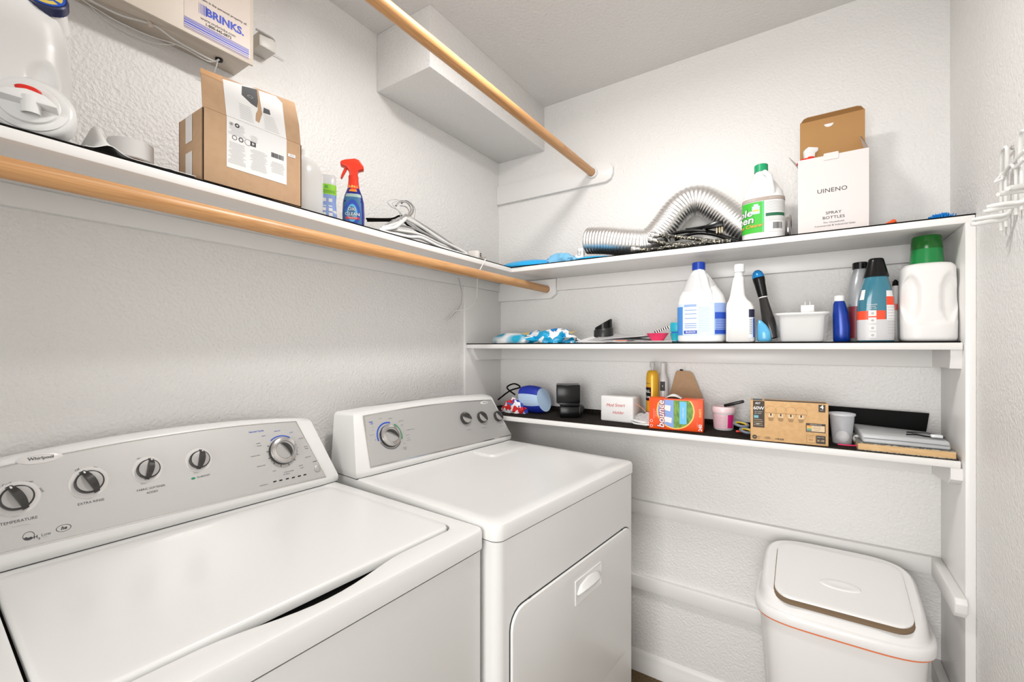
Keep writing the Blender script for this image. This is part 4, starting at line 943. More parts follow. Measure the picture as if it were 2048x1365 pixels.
b.text('All-Purpose Cleaner', .0215, -.055, H * .175, mat('dark_green_outline', (0, 0, 0)), .0015, bold=.06, shear=.2, wrap=wr, rot=.06); b.text('All-Purpose Cleaner', .0215, -.055, H * .175, OY, .0020, bold=.01, shear=.2, wrap=wr, rot=.06)
b.rect(-.026, -.006, H * .33, H * .43, mat('pale_blue_patch', c255(190, 220, 225), .5), .0015, wr, 6); b.rect(-.022, -.010, H * .43, H * .455, mat('pale_blue_patch', (0, 0, 0)), .0015, wr, 4); b.rect(-.024, -.008, H * .365, H * .385, OY, .0018, wr, 5)
b.text('67% More Free', .006, .032, H * .512, PAPER, .0014, wrap=wr); b.text('SAFE & EFFECTIVE', .0065, -.035, H * .510, PAPER, .0014, wrap=wr)
for k in range(9): b.rect(.010, .062, H * (.465 - k * .015), H * (.470 - k * .015), INKL, .0010, wr, 10)
b.rect(.010, .060, H * .285, H * .325, mat('dark_green_band', c255(30, 100, 70), .5), .0010, wr, 10)
for k in range(3): b.rect(.010, .060, H * (.265 - k * .018), H * (.270 - k * .018), INKL, .0010, wr, 10)
rnd = random.Random(5)
for k in range(14): xx = .028 + k * .0017; b.rect(xx, xx + rnd.choice((.0006, .0009, .0012)), H * .125, H * .205, INK, .0010, wr, 1)
b.build('printed_label', t, 'green and white printed label')

# 14 white carton
def carton():
    y = -.198; xa, xb = P(1596, 460, y=y).x, P(1738, 460, y=y).x; zt = (P(1596, 323, y=y).z + P(1738, 294, y=y).z) / 2; D = .084
    WB = mat('white_card', c255(226, 218, 216), .6)
    t = thing('open_carton', 'white spray bottle carton with raised brown inner lid on the top shelf', 'carton', ((xa + xb) / 2, y + D / 2, ZT))
    b = MB(); th = .002; z0 = ZT + .0003
    b.box(xa, xb, y, y + th, z0, zt, WB); b.box(xa, xb, y + D - th, y + D, z0, zt, WB); b.box(xa, xa + th, y + th, y + D - th, z0, zt, WB); b.box(xb - th, xb, y + th, y + D - th, z0, zt, WB); b.box(xa + th, xb - th, y + th, y + D - th, z0, z0 + th, WB)
    b.build('carton_body', t)
    F = frame((xa, y, z0), (1, 0, 0), (0, 0, 1)); b = MB(F)
    x, yy = pix(F, 1664, 380); b.text('UINENO', .0265, x, yy, INK, .0008, sx=1.05, space=1.05)
    x, yy = pix(F, 1667, 425); b.text('SPRAY', .0175, x, yy, INK, .0008, sx=1.15); x, yy = pix(F, 1667, 434.5); b.text('BOTTLES', .0175, x, yy, INK, .0008, sx=1.15)
    x, yy = pix(F, 1668, 443.5); b.text('For Household,', .0110, x, yy, INKG, .0008, sx=1.1); x, yy = pix(F, 1669, 449.5); b.text('Commercial & Industrial Uses', .0110, x, yy, INKG, .0008, sx=1.1)
    b.build('front_print', t)
    zl = P(1740, 215, y=y + D).z; G = frame((xa + .004, y + D - .001, zt), (1, 0, 0), (0, 0, 1)); w = xb - xa - .006; hl = zl - zt
    b = MB(G); b.prism([(0, 0), (w, 0), (w, hl), (0, hl)], -.001, .0004, CARDI); b.prism([(0, 0), (w, 0), (w, hl), (0, hl)], -.002, -.001, WB); lid = b.build('lid', t, 'brown inside of the raised lid')
    b = MB(G @ Matrix.Translation((0, hl, 0)) @ Matrix.Rotation(radians(68), 4, 'X'))
    b.prism([(.002, 0), (w - .002, 0), (w - .010, .014), (w - .02, .018), (.02, .018), (.010, .014)], 0, .0014, CARDI); b.build('tuck_flap', lid)
    b = MB(G); b.flat([(w * .46 + .012 * cos(a), hl * .86 + .010 * sin(a)) for a in [pi + pi * k / 12 for k in range(13)]], PAPER, .0009); b.build('thumb_notch', lid)
    # side dust flaps and tab
    b = MB(); b.add([(xb - .001, y + .002, zt), (xb - .001, y + D - .004, zt), (xb - .010, y + D - .010, zt + .062), (xb - .018, y + D - .034, zt + .058)], [[0, 1, 2, 3]], CARDI); b.add([(xb - .0004, y + .002, zt), (xb - .0004, y + D - .004, zt), (xb - .0094, y + D - .010, zt + .062), (xb - .0174, y + D - .034, zt + .058)], [[3, 2, 1, 0]], WB); b.build('side_flap', t)
    b = MB(); b.hexa([(xa - .001, y + .03, zt), (xa + .001, y + .03, zt), (xa + .001, y + D - .01, zt), (xa - .001, y + D - .01, zt), (xa - .026, y + .05, zt + .036), (xa - .024, y + .05, zt + .036), (xa - .024, y + D - .03, zt + .036), (xa - .026, y + D - .03, zt + .036)], WB); b.build('side_flap', t)
    x = pix(F, 1662, 310)[0]; b = MB(F); b.loops([rrect(x - .018, x + .018, zt - z0 - .014, zt - z0 + .006, .003, z) for z in (.0004, .002)], WB); b.build('closing_tab', t)
    # two trigger bottles inside
    q = xa + .030; s_ = thing('spray_bottle', 'red and white trigger sprayer poking out of the open white carton', 'spray bottle', (q, y + .045, z0 + .003))
    T = TR(q, y + .040, z0 + .003, radians(200)); RW = mat('red_sprayer', c255(225, 45, 30), .3)
    hh = zt - z0
    b = MB(T); loft(b, [S(0, .022, .022), S(hh * .6, .022, .022), S(hh * .75, .014, .014), S(hh * .82, .012, .012)], WHITE2); b.build('body', s_)
    b = MB(T); b.lathe([(.015, hh * .8), (.0165, hh * 1.03), (.012, hh * 1.06)], RW, 28); b.build('collar', s_)
    F2 = T @ Matrix.Translation((0, 0, hh * 1.03)) @ Matrix.Rotation(radians(90), 4, 'X')
    b = MB(F2); b.prism([(-.010, 0), (-.012, .018), (-.020, .024), (-.020, .034), (.006, .038), (.016, .030), (.014, .0)][::-1], -.009, .009, WHITE, .002); b.build('spray_head', s_)
    b = MB(F2); b.prism([(.012, .004), (.030, .000), (.036, -.010), (.028, -.012), (.012, -.008)][::-1], -.012, .012, RW, .002); b.build('red_shroud', s_)
carton()

# 15 / 16 small things at the right end of the top shelf
ORG = mat('orange_plastic', c255(240, 95, 40), .35)
q = P(1762, 446, y=-.17); b = MB(); b.tube([(q.x, -.17, ZT + .006), (q.x + .02, -.165, ZT + .016), (q.x + .03, -.16, ZT + .021)], [.005, .006, .0075], ORG, 12, sub=4); b.tube([(q.x + .001, -.17, ZT + .004), (q.x + .06, -.15, ZT + .005)], .004, mat('pale_orange_plastic', c255(240, 170, 140), .4), 10); tag(b.build('brush_handle', keep=False), 'small orange plastic clip right of the white carton', 'clip')
t = thing('duster_brush', 'bright blue bristle brush head near the right end of the top shelf', 'brush', (P(1883, 436, y=-.16)))
q = P(1883, 436, y=-.15); b = MB(TR(q.x, -.15, ZT)); b.box(-.026, .024, -.010, .010, .0, .006, WHITE, .002); b.build('brush_back', t)
b = MB(TR(q.x, -.15, ZT)); rnd = random.Random(4); BB = mat('blue_bristle', c255(10, 140, 225), .5)
for k in range(150):
    x = rnd.uniform(-.024, .022); y = rnd.uniform(-.009, .009); hh = .024 * sqrt(max(.1, 1 - (x / .03) ** 2)) * rnd.uniform(.85, 1.1); b.tube([(x, y, .004), (x * 1.25 + rnd.uniform(-.002, .002), y * 1.3, .004 + hh)], .0009, BB, 4)
b.build('bristles', t)
q = P(1800, 444, y=-.14); b = MB(); b.tube([(q.x - .03, -.15, ZT + .004), (q.x, -.145, ZT + .012), (q.x + .04, -.14, ZT + .004)], .003, WHITE, 8, sub=5); b.tube([(q.x - .012, -.152, ZT + .004), (q.x - .004, -.15, ZT + .018)], .0022, RD, 8); tag(b.build('cable_strap'), 'small white and red strap between the white carton and the blue brush', 'strap')

# ------------------------------------------------------------------ middle shelf
# 16 crumpled blue and white bag
t = thing('plastic_bag', 'crumpled blue and white plastic bag with yellow edge, left on the middle shelf', 'bag', (P(1068, 672, y=-.14)))
CYN = mat('cyan_film', c255(30, 160, 210), .25); WF = mat('white_film', (.80, .80, .82), .3); YF_ = mat('mustard_film', c255(205, 180, 110), .5); DB_ = mat('deep_blue_film', c255(15, 110, 190), .25)
CB = ramp(mat('blue_white_printed_film', (.1, .5, .8), .25), 13, [(0, c255(235, 238, 240)), (.34, c255(30, 165, 215)), (.52, c255(240, 240, 242)), (.68, c255(20, 125, 200)), (.80, c255(225, 230, 235))], tex='noise', interp='CONSTANT', detail=1.0, dist=.6)
a_, c_ = P(985, 676, y=-.17), P(1065, 676, y=-.17); a_.z = c_.z = ZM; b = MB(); seg_blob(a_, c_, .045, .036, ramp(mat('white_teal_gradient_film', (.1, .5, .8), .25), 14, [(.4, c255(238, 240, 240)), (.56, c255(40, 165, 200))], detail=0.5), b, 3, .10, 2); b.build('rolled_end', t)
a_, c_ = P(1048, 676, y=-.17), P(1152, 676, y=-.16); a_.z = c_.z = ZM; b = MB(); seg_blob(a_, c_, .055, .044, CB, b, 8, .45, 4); b.build('crumpled_bag', t)
a_, c_ = P(1046, 665, y=-.12), P(1150, 665, y=-.12); b = MB()
crumple(b, 20, 5, lambda u, v: (a_.x + (c_.x - a_.x) * u, -.15 + .05 * v, ZM + .040 + .006 * noise.noise(Vector((u * 5, v * 2, 4))) + .010 * v), YF_); b.build('yellow_edge', t)

# 17 black cup cap
q = P(1209, 672, y=-.09); t = thing('drinking_cup', 'black plastic drinking cap with slanted rim behind the papers', 'cap', (q.x, -.10, ZM))
CT_ = TR(q.x, -.10, ZM + .006, .3) @ Matrix.Scale(1.22, 4); b = MB(CT_); n = 40
b.loops([[Vector((r * cos(2 * pi * i / n), r * sin(2 * pi * i / n), z + (sl * cos(2 * pi * i / n - .3)))) for i in range(n)] for r, z, sl in ((.030, 0, 0), (.032, .004, 0), (.032, .040, .004), (.030, .043, .004))], mat('charcoal_plastic', (.016, .016, .017), .35)); b.build('cup_body', t)
b = MB(CT_); b.loops([[Vector((r * cos(2 * pi * i / n), r * sin(2 * pi * i / n), z + (sl * cos(2 * pi * i / n - .1)))) for i in range(n)] for r, z, sl in ((.029, .036, .004), (.028, .060, .014), (.024, .062, .014), (.025, .045, .004))], BLACK); b.build('slanted_collar', t)

# 18 papers
pp = [((1150, 1252), -.235, -.08, PAPER, .004, 'white leaflet spread widest at the left of the paper pile'), ((1175, 1288), -.215, -.06, mat('grey_printed_paper', (.48, .48, .49), .5), .009, 'grey printed leaflet lying on the white leaflet'), ((1200, 1290), -.20, -.10, PAPER, .014, 'curled white sheet on top of the leaflets'), ((1225, 1352), -.23, -.10, mat('cream_booklet', (.72, .68, .64), .5), .006, 'pale booklet with orange cover band under the pink bowl')]
for i, ((u0, u1), y0, y1, m_, dz, lab) in enumerate(pp):
    x0 = P(u0, 685, y=y0).x; x1 = P(u1, 685, y=y0).x; b = MB(); sl = .012 if i == 2 else .001
    crumple(b, 14, 6, lambda u, v: (x0 + (x1 - x0) * u + (.03 * v if i < 3 else 0), y0 + (y1 - y0) * v, ZM + dz + ((.026 if i < 2 else .006) * v * (1.2 - u) if i != 2 else sl * u) + .001 * noise.noise(Vector((u * 3, v * 3, i)))), m_, .0012)
    if i == 3:
        b.box(x0 + .01, x0 + .055, y0 + .002, y1 - .03, ZM + dz + .001, ZM + dz + .003, ORG); b.box(x0 + .055, x0 + .078, y0 + .002, y1 - .03, ZM + dz + .001, ZM + dz + .003, BLACK)
    tag(b.build('paper_sheet' if i != 3 else 'booklet'), lab, 'paper' if i != 3 else 'booklet')

# 19 pink bowl, teal scoop, striped strip
q = P(1315, 676, y=-.19); b = MB(TR(q.x, -.19, ZM + .0070, .2)); PK = mat('pink_silicone', c255(232, 55, 105), .35)
b.loops([sup(r, r * .8, z, 2.2, n=36) for r, z in ((.020, 0), (.022, .002), (.037, .024), (.0385, .026), (.036, .0265), (.032, .022), (.019, .004))], PK); tag(b.build('bowl'), 'small pink bowl on the middle shelf beside the bleach jug', 'bowl')
TL = mat('teal_plastic', c255(25, 160, 180), .3)
t = thing('measuring_scoop', 'teal measuring scoops stacked left of the bleach jug', 'scoop', (P(1350, 680, y=-.20)))
q = P(1351, 680, y=-.20); b = MB(TR(q.x, -.20, ZM + .0005)); b.loops([sup(r, r, z, 2.2, n=30) for r, z in ((.011, 0), (.017, .030), (.018, .032), (.015, .030))], TL); b.build('scoop_cup', t)
b = MB(TR(q.x, -.20, ZM)); b.box(-.017, .016, -.004, .004, .036, .070, TL, .003); b.box(-.013, .013, -.005, .005, .031, .036, INKB, .001); b.build('scoop_tab', t)
a_, c_ = P(1310, 668, y=-.17), P(1340, 657, y=-.17); b = MB(frame(a_, (c_ - a_), (0, 0, 1)))
L_ = (c_ - a_).length
b.prism([(0, 0), (L_, 0), (L_, .010), (0, .010)], 0, .0015, PAPER)
for k in range(7): b.rect(L_ * (k + .1) / 7, L_ * (k + .55) / 7, 0, .010, BLACK, .002)
tag(b.build('striped_strip'), 'black and white striped strip leaning behind the pink bowl', 'strip')

# 21 bleach jug
CBL = mat('royal_blue_cap', c255(10, 65, 185), .3)
t, T, secs, hx, H = gallon('bleach_jug', 'white bleach jug with blue cap and blue printed label', 1357, 1453, 525, -.185, ZM, CBL, JW, .50, neckdx=-.010, depth=.052, capw=.0205)
b = MB(T); b.tube([(-.008, -.012, H * .89), (.004, -.026, H * .86), (.012, -.032, H * .78), (.018, -.035, H * .68), (.026, -.036, H * .58), (.030, -.034, H * .48)], [.008, .011, .0125, .013, .015, .018], JW, 18, sub=5); b.build('handle', t)
b = MB(T); loft(b, [tuple(S(H * .60, hx * .84, .0440, -.002, 0, 2.3)), S(H * .70, hx * .665, .036, -.0040, 0, 2.15), S(H * .84, hx * .405, .0285, -.0083, 0, 2.05)], mat('translucent_grey_plastic', c255(205, 205, 206), .3), caps=(False, False), T=T @ Matrix.Translation((-.0012, 0, 0))); b.build('translucent_shoulder', t)
wr = wrapf(secs, hx * .80); b = MB(T); BL1 = mat('light_blue_label', c255(205, 222, 240), .4); BL2 = mat('mid_blue_label', c255(75, 140, 215), .4); BL3 = mat('strong_blue_label', c255(35, 80, 190), .4)
b.rect(-.085, .085, H * .085, H * .475, BL1, .0006, wr, 40); b.rect(-.085, -.052, H * .09, H * .44, BL2, .0010, wr, 10); b.rect(-.050, -.006, H * .10, H * .47, PAPER, .0010, wr, 12)
b.rect(-.048, -.008, H * .435, H * .465, mat('lilac_label', c255(150, 175, 225), .4), .0013, wr, 10); b.rect(-.048, -.006, H * .105, H * .145, BL3, .0013, wr, 10)
for k in (.39, .345, .29, .225, .20, .175): b.rect(-.046, -.008, H * k, H * (k + .007), BL2, .0013, wr, 10)
for k in range(14): b.rect(.000, .036, H * (.42 - k * .022), H * (.424 - k * .022), mat('faint_blue_print', c255(175, 198, 225), .5), .0010, wr, 8)
b.rect(.048, .085, H * .09, H * .47, mat('lilac_label', (0, 0, 0)), .0010, wr, 8); b.rect(.049, .085, H * .28, H * .36, BL3, .0013, wr, 8); b.rect(.049, .085, H * .10, H * .15, BL3, .0013, wr, 8)
for k in range(6): b.rect(.051, .083, H * (.26 - k * .02), H * (.267 - k * .02), BL3, .0013, wr, 6)
b.text('BLEACH', .013, -.027, H * .125, PAPER, .0016, bold=.02, wrap=wr); b.build('printed_label', t, 'pale blue printed label')

# 22 white spray cleaner bottle
y = -.205; x0, x1 = P(1453, 640, y=y).x, P(1510, 640, y=y).x; cx = (x0 + x1) / 2; hx = (x1 - x0) / 2; H = P(1475, 530, y=y).z - ZM
t = thing('white_spray_bottle', 'tall white angular bottle with white cap right of the bleach jug', 'bottle', (cx, y, ZM)); T = TR(cx, y, ZM)
b = MB(T); secs = loft(b, [S(0, hx * .94, .030, e=5), S(.003, hx, .032, e=5), S(H * .44, hx * .98, .032, e=5), S(H * .50, hx * .86, .030, -.003, 0, 4.5), S(H * .545, hx * .66, .026, -.006, 0, 4), S(H * .60, hx * .54, .022, -.0075, 0, 3.5), S(H * .78, hx * .42, .016, -.006, 0, 2.6), S(H * .83, hx * .39, .0145, -.005, 0, 2.2), S(H * .845, .0125, .0125, -.005, 0, 2)], WHITE2); b.build('body', t)
b = MB(T); cap(b, H * .845, H * .90, .0135, WHITE, -.005); b.loops([sup(.0155, .0155, H * z, 2.2, -.003) for z in (.90, .985)] + [sup(.0145, .0145, H * 1.0, 2.2, -.003)], WHITE); b.build('cap', t)
b = MB(T); wr = wrapf(secs, .028); 
SP = T @ Matrix.Translation((hx * .35, -.0325, 0))
b = MB(T); wr = wrapf(secs, .028); SLB = mat('white_blue_label', (.7, .75, .82), .4); NVI = mat('ink_navy', c255(25, 25, 60), .4)
b.rect(.0195, .034, H * .05, H * .36, SLB, .0006, wr, 10); b.rect(.0195, .034, H * .31, H * .41, NVI, .0010, wr, 10); b.rect(.027, .034, H * .06, H * .30, BL3, .0010, wr, 6)
for k in range(9): b.rect(.0205, .026, H * (.28 - k * .022), H * (.286 - k * .022), INKG, .0012, wr, 5)
b.build('side_label', t)

# 23 brush in clear case
q = P(1530, 640, y=-.175); t = thing('cleaning_brush', 'black soap-dispensing brush with blue domed top leaning beside the white tub', 'brush', (q.x, -.175, ZM))
ta = P(1516, 552, y=-.165); ba = P(1545, 668, y=-.175); ba.z = ZM + .012; d = (ta - ba); M_ = Matrix.Translation(ba) @ d.to_track_quat('Z', 'Y').to_matrix().to_4x4(); Ld = d.length
b = MB(M_); DKP = mat('smoky_dark_plastic', (.03, .028, .027), .15)
b.lathe([(.021, 0), (.022, .01), (.019, Ld * .25), (.0145, Ld * .5), (.0125, Ld * .62), (.012, Ld * .66)], DKP, 32); b.build('clear_handle', t)
b = MB(M_); b.lathe([(.0125, Ld * .655), (.0135, Ld * .67), (.0160, Ld * .86), (.0175, Ld * .92), (.0178, Ld * .96), (.0165, Ld * .98)], BLACK, 32); b.build('black_grip', t)
b = MB(M_); b.lathe([(.0180, Ld * .965), (.0172, Ld * 1.00), (.0135, Ld * 1.055), (.007, Ld * 1.085), (.001, Ld * 1.09)], mat('metallic_blue_dome', c255(35, 135, 205), .18, metal=.3), 36); b.build('blue_dome', t)
b = MB(M_); b.lathe([(.0130, Ld * .64), (.0134, Ld * .655)], WHITE, 32); b.build('white_band', t)
q2 = P(1527, 675, y=-.205); b = MB(TR(q2.x, -.205, ZM + .002)); b.loops([sup(r, r * .7, z, 2.2, dx, 0, 32) for r, z, dx in ((.017, .0, .002), (.0205, .006, .002), (.019, .030, .001), (.013, .050, -.004), (.006, .064, -.010), (.001, .068, -.012))], mat('sky_blue_soap', c255(95, 180, 225), .12)); b.build('blue_refill', t)

# 24 tub on clear container + charger
y = -.175; x0, x1 = P(1548, 640, y=y - .03).x, P(1662, 640, y=y - .03).x; cx = (x0 + x1) / 2; hx = (x1 - x0) / 2; zt = P(1605, 627, y=y).z
t = thing('white_tub', 'white rectangular plastic tub with flared rim in the middle of the shelf', 'tub', (cx, y, ZM)); T = TR(cx, y, ZM + .001); h_ = zt - ZM - .001
b = MB(T); b.loops([sup(hx * k, .048 * k2, z, 6, n=56) for k, k2, z in ((.74, .82, 0), (.77, .85, .003), (.82, .92, h_ * .86), (.83, .93, h_ * .87), (.93, 1.08, h_ * .92), (.965, 1.10, h_ * .95), (.965, 1.10, h_ * .985), (.94, 1.06, h_), (.80, .90, h_ * .97), (.76, .84, h_ * .1))], WHITE); b.build('tub_body', t)
t = thing('clear_container', 'thin clear plastic container with crinkled rim holding the white tub', 'container', (cx, y, ZM)); 
b = MB(TR(cx, y, ZM)); n = 90; L = []
for hk, ky, z in ((.84, .95, .0003), (.88, 1.0, .004), (.97, 1.16, h_ * .93), (1.01, 1.22, h_ * 1.0)):
    L.append([p + Vector((0, 0, .002 * sin(i * 1.9) if z > h_ * .9 else 0)) for i, p in enumerate(sup(hx * hk, .048 * ky, z, 6, n=n))])
b.loops(L, mat('thin_clear_plastic', (.9, .91, .92), .08, alpha=.22), False, False); b.build('clear_shell', t)
q = P(1615, 614, y=y); t = thing('charger_block', 'white wall charger block with prongs up on the white tub', 'charger', (q.x, y, ZM + h_))
b = MB(TR(q.x, y, ZM + h_ - .001)); b.box(-.0175, .0175, -.0145, .0145, -.004, .026, WHITE, .003); b.build('charger_body', t)
b = MB(TR(q.x, y, ZM + h_ + .0248))
for dx in (-.006, .006): b = MB(TR(q.x, y, ZM + h_ + .0248)); b.box(dx - .0008, dx + .0008, -.003, .003, 0, .014, NUT, .0003); b.build('prong', t)
# 25 small blue bottle
y = -.19; q = P(1683, 640, y=y); H = P(1680, 592, y=y).z - ZM
t = thing('small_blue_bottle', 'small curved royal blue bottle with white cap right of the white tub', 'bottle', (q.x, y, ZM)); T = TR(q.x, y, ZM)
b = MB(T); loft(b, [S(0, .018, .016), S(.004, .020, .018), S(H * .3, .0205, .018, 0), S(H * .6, .019, .017, -.002), S(H * .82, .015, .013, -.005), S(H * .88, .012, .012, -.005)], mat('royal_blue_plastic', c255(15, 55, 150), .22, metal=.2)); b.build('body', t)
b = MB(T); cap(b, H * .88, H, .0130, WHITE, -.005); b.build('cap', t)
# 26 grey bottle
y = -.14; q = P(1717, 640, y=y); H = P(1716, 526, y=y).z - ZM
t = thing('grey_bottle', 'grey plastic bottle with black cap behind the teal bottle', 'bottle', (q.x, y, ZM)); T = TR(q.x, y, ZM); GR = mat('grey_bottle_plastic', c255(158, 160, 164), .3, metal=.2)
b = MB(T); loft(b, [S(0, .024, .035, e=3), S(.004, .026, .038, e=3), S(H * .5, .026, .038, e=3), S(H * .70, .025, .034, .001, e=2.8), S(H * .82, .022, .026, .003, e=2.4), S(H * .89, .0175, .018, .004), S(H * .92, .0165, .0165, .004)], GR); b.build('body', t)
b = MB(T); cap(b, H * .915, H, .0180, BLACK, .004, rib=.0006); b.build('cap', t)
b = MB(T); b.loops([sup(.0268, .0388, z, 3, 0) for z in (.01, H * .44)], mat('dark_red_label', c255(120, 40, 50), .4), False, False, T=T @ Matrix.Translation((-.0006, 0, 0))); b.build('side_label', t)
# 27 teal bottle
y = -.195; x0, x1 = P(1716, 640, y=y).x, P(1767, 640, y=y).x; cx = (x0 + x1) / 2 + .010; H = P(1757, 517, y=y).z - ZM
t = thing('stain_remover_bottle', 'clear bottle of teal liquid with black tapered cap and orange label band', 'bottle', (cx, y, ZM)); T = TR(cx, y, ZM, radians(6))
TE = mat('teal_liquid', c255(55, 120, 140), .12, coat=.3); w_ = .041
b = MB(T); secs = loft(b, [S(0, w_ * .96, .024, e=2.8), S(.004, w_, .026, e=2.8), S(H * .35, w_, .026, e=2.8), S(H * .5, w_ * .95, .0255, e=2.7), S(H * .66, w_ * .78, .0245, .0015, e=2.5), S(H * .77, w_ * .64, .0215, .002), S(H * .785, w_ * .60, .0205, .002)], TE); b.build('body', t)
b = MB(T); loft(b, [S(H * .775, w_ * .70, .0232, .002), S(H * .80, w_ * .67, .0225, .002), S(H * .96, w_ * .45, .0165, .002), S(H * .99, w_ * .41, .015, .002), S(H, w_ * .34, .012, .002)], BLACK); b.build('tapered_cap', t)
wr = wrapf(secs, .030); b = MB(T); GL = mat('light_grey_label', c255(205, 205, 207), .35); OB = mat('orange_red_label', c255(238, 75, 38), .4)
b.rect(-.046, .046, .003, H * .26, GL, .0006, wr, 30); b.rect(-.046, .018, H * .26, H * .365, OB, .0006, wr, 22)
b.flat([(.020, H * .25), (.046, H * .25), (.046, H * .60), (.020, H * .60)], mat('white_label', (.78, .77, .77), .4), .0007, wr, 10); b.rect(.020, .046, H * .43, H * .53, OB, .0010, wr, 8)
for k in range(10): b.rect(.022, .044, H * (.40 - k * .034), H * (.406 - k * .034), INKL, .0010, wr, 6)
for k, hh in enumerate((.30, .215, .125, .04)): b.rect(-.020, -.003, H * hh, H * (hh + .07), PAPER, .0010, wr, 6); xx = wr(-.0115, H * (hh + .04), .0014); b.text('o', .016, -.0115, H * (hh + .038), INKG, .0014, wrap=wr)
for k, s_ in enumerate(('Permanently', 'removes', 'stains, odor')): b.text(s_, .0068, -.012, H * (.44 - k * .022), PAPER, .0012, bold=.01, wrap=wr)
b.flat([(-.037, H * .50), (-.028, H * .50), (-.028, H * .62), (-.037, H * .62)], PAPER, .0012, wr, 3)
b.build('printed_label', t)
# 28 white and red bottle behind
y = -.12; q = P(1790, 640, y=y); H = P(1786, 560, y=y).z - ZM
q.x += .003
t = thing('red_white_bottle', 'small white squeeze bottle with red band half behind the teal bottle', 'bottle', (q.x - .002, y, ZM)); T = TR(q.x - .002, y, ZM)
b = MB(T); secs = loft(b, [S(0, .021, .018, e=2.6), S(.003, .0225, .020, e=2.6), S(H * .5, .0225, .020, e=2.6), S(H * .68, .018, .017), S(H * .86, .009, .009), S(H * .90, .007, .007)], WHITE2); b.build('body', t)
b = MB(T); b.lathe([(.008, H * .90), (.0065, H * .97), (.002, H)], BLACK, 20); b.build('tip', t)
b = MB(T); b.loops([sup(.0230, .0205, H * z, 2.6) for z in (.50, .60)], RD, False, False); b.build('red_band', t)
# 29 detergent, green cap
y = -.172; x0, x1 = P(1797, 640, y=y).x, P(1914, 640, y=y).x; cx = (x0 + x1) / 2 - .001; hx = (x1 - x0) / 2 * .985; Hb = P(1855, 529, y=y - .02).z - ZM; H = P(1853, 474, y=y).z - ZM
t = thing('detergent_bottle', 'big white detergent bottle with wide green cap at the right end', 'detergent bottle', (cx, y, ZM)); T = TR(cx, y, ZM)
def det():
    rows = []; nz = 40; n = 96; dp = .050
    for j in range(nz + 1):
        q = j / nz; z = Hb * q
        k = 1.0 - .05 * max(0, (q - .25)) - (.012 * cos(q * pi * 2)); 
        if q > .93: k -= .55 * ((q - .93) / .07) ** 2 * .25
        if q < .03: k -= .06 * (1 - q / .03)
        row = sup(hx * k, dp * k, z, 3.6, 0, 0, n)
        for p in row:
            if p.y < 0:
                u = p.x / hx; f = 0
                for sg in (-1, 1):
                    e = ((u - sg * .66) / .34) ** 2 + ((q - .56) / .30) ** 2
                    if e < 1: f = max(f, (1 - e) ** .5)
                p.y += .010 * min(1, f * 1.4)
                if q < .30: p.y -= .003 * (1 if q < .27 - .05 * (1 - u * u) else 0)
        rows.append(row)
    rows.append(sup(hx * .62, dp * .7, Hb * 1.012, 3.0, 0, 0, n))
    b = MB(T); b.loops(rows, WHITE2); b.build('body', t, angle=75)
det()
b = MB(T); GG = mat('green_cap_plastic', c255(15, 125, 60), .25); GG2 = mat('dark_green_cap', c255(8, 92, 22), .18)
b.lathe([(.0355, Hb - .001), (.035, Hb + .008), (.0325, Hb + (H - Hb) * .55)], GG, 48); b.build('cap_skirt', t)
b = MB(T); b.lathe([(.0328, Hb + (H - Hb) * .54), (.0332, Hb + (H - Hb) * .60), (.0310, Hb + (H - Hb) * .96), (.029, H), (.026, H)], GG2, 48); b.build('cap', t)

# ------------------------------------------------------------------ lowest shelf
# 30 patterned pouch
FAB = ramp(mat('red_blue_white_print', (.5, .1, .1), .6), 48, [(0, c255(30, 60, 165)), (.36, c255(235, 235, 240)), (.45, c255(210, 40, 40)), (.55, c255(240, 240, 244)), (.62, c255(25, 120, 200)), (.72, c255(210, 30, 35))], tex='voronoi', interp='CONSTANT')
t = thing('fabric_bag', 'red, blue and white printed fabric bag with black strap behind the dryer', 'bag', (P(1045, 805, y=-.13)))
q = P(1035, 815, y=-.175); b = MB(); blob(b, q.x - .020, -.165, ZB, .060, .034, .046, FAB, 4, .30, 3.4); b.build('printed_end', t)
q = P(1065, 800, y=-.13); b = MB(TR(q.x, -.13, ZB)); DBF = mat('royal_blue_fabric', c255(22, 45, 160), .5); LBF = mat('light_blue_fabric', c255(175, 200, 228), .5)
def bag_ring(x, k): 
    out = []
    for i in range(28):
        a = 2 * pi * i / 28; out.append(Vector((x + .012 * cos(a) - .012 * sin(a), .045 * k * cos(a), .060 + .060 * k * sin(a))))
    return [Vector((p.x, p.y, max(.0006, p.z))) for p in out]
n = 9; bands = []
for i in range(28): pass
rows = [bag_ring(-.036 + .0105 * j, sqrt(max(.02, 1 - ((j - 4.0) / 9.0) ** 2))) for j in range(10)]
# colour bands run round the bag: split each ring strip by height
for j in range(9):
    for i in range(28):
        a = 2 * pi * (i + .5) / 28; s_ = sin(a); m_ = DBF if s_ > .45 else (LBF if s_ > -.42 else DBF)
        k = (i + 1) % 28; b.add([rows[j][i], rows[j][k], rows[j + 1][k], rows[j + 1][i]], [[0, 1, 2, 3]], m_, True)
b.add(rows[0], [list(range(28))[::-1]], FAB); b.add(rows[-1], [list(range(28))], LBF)
bb = b.build('banded_body', t, angle=60)
b = MB(); b.tube([P(996, 800, y=-.17), P(1020, 782, y=-.16), P(1040, 775, y=-.15), P(1028, 768, y=-.15), P(1014, 776, y=-.16), P(1030, 790, y=-.17)], .0035, FELT, 8, sub=6); b.build('strap', t)

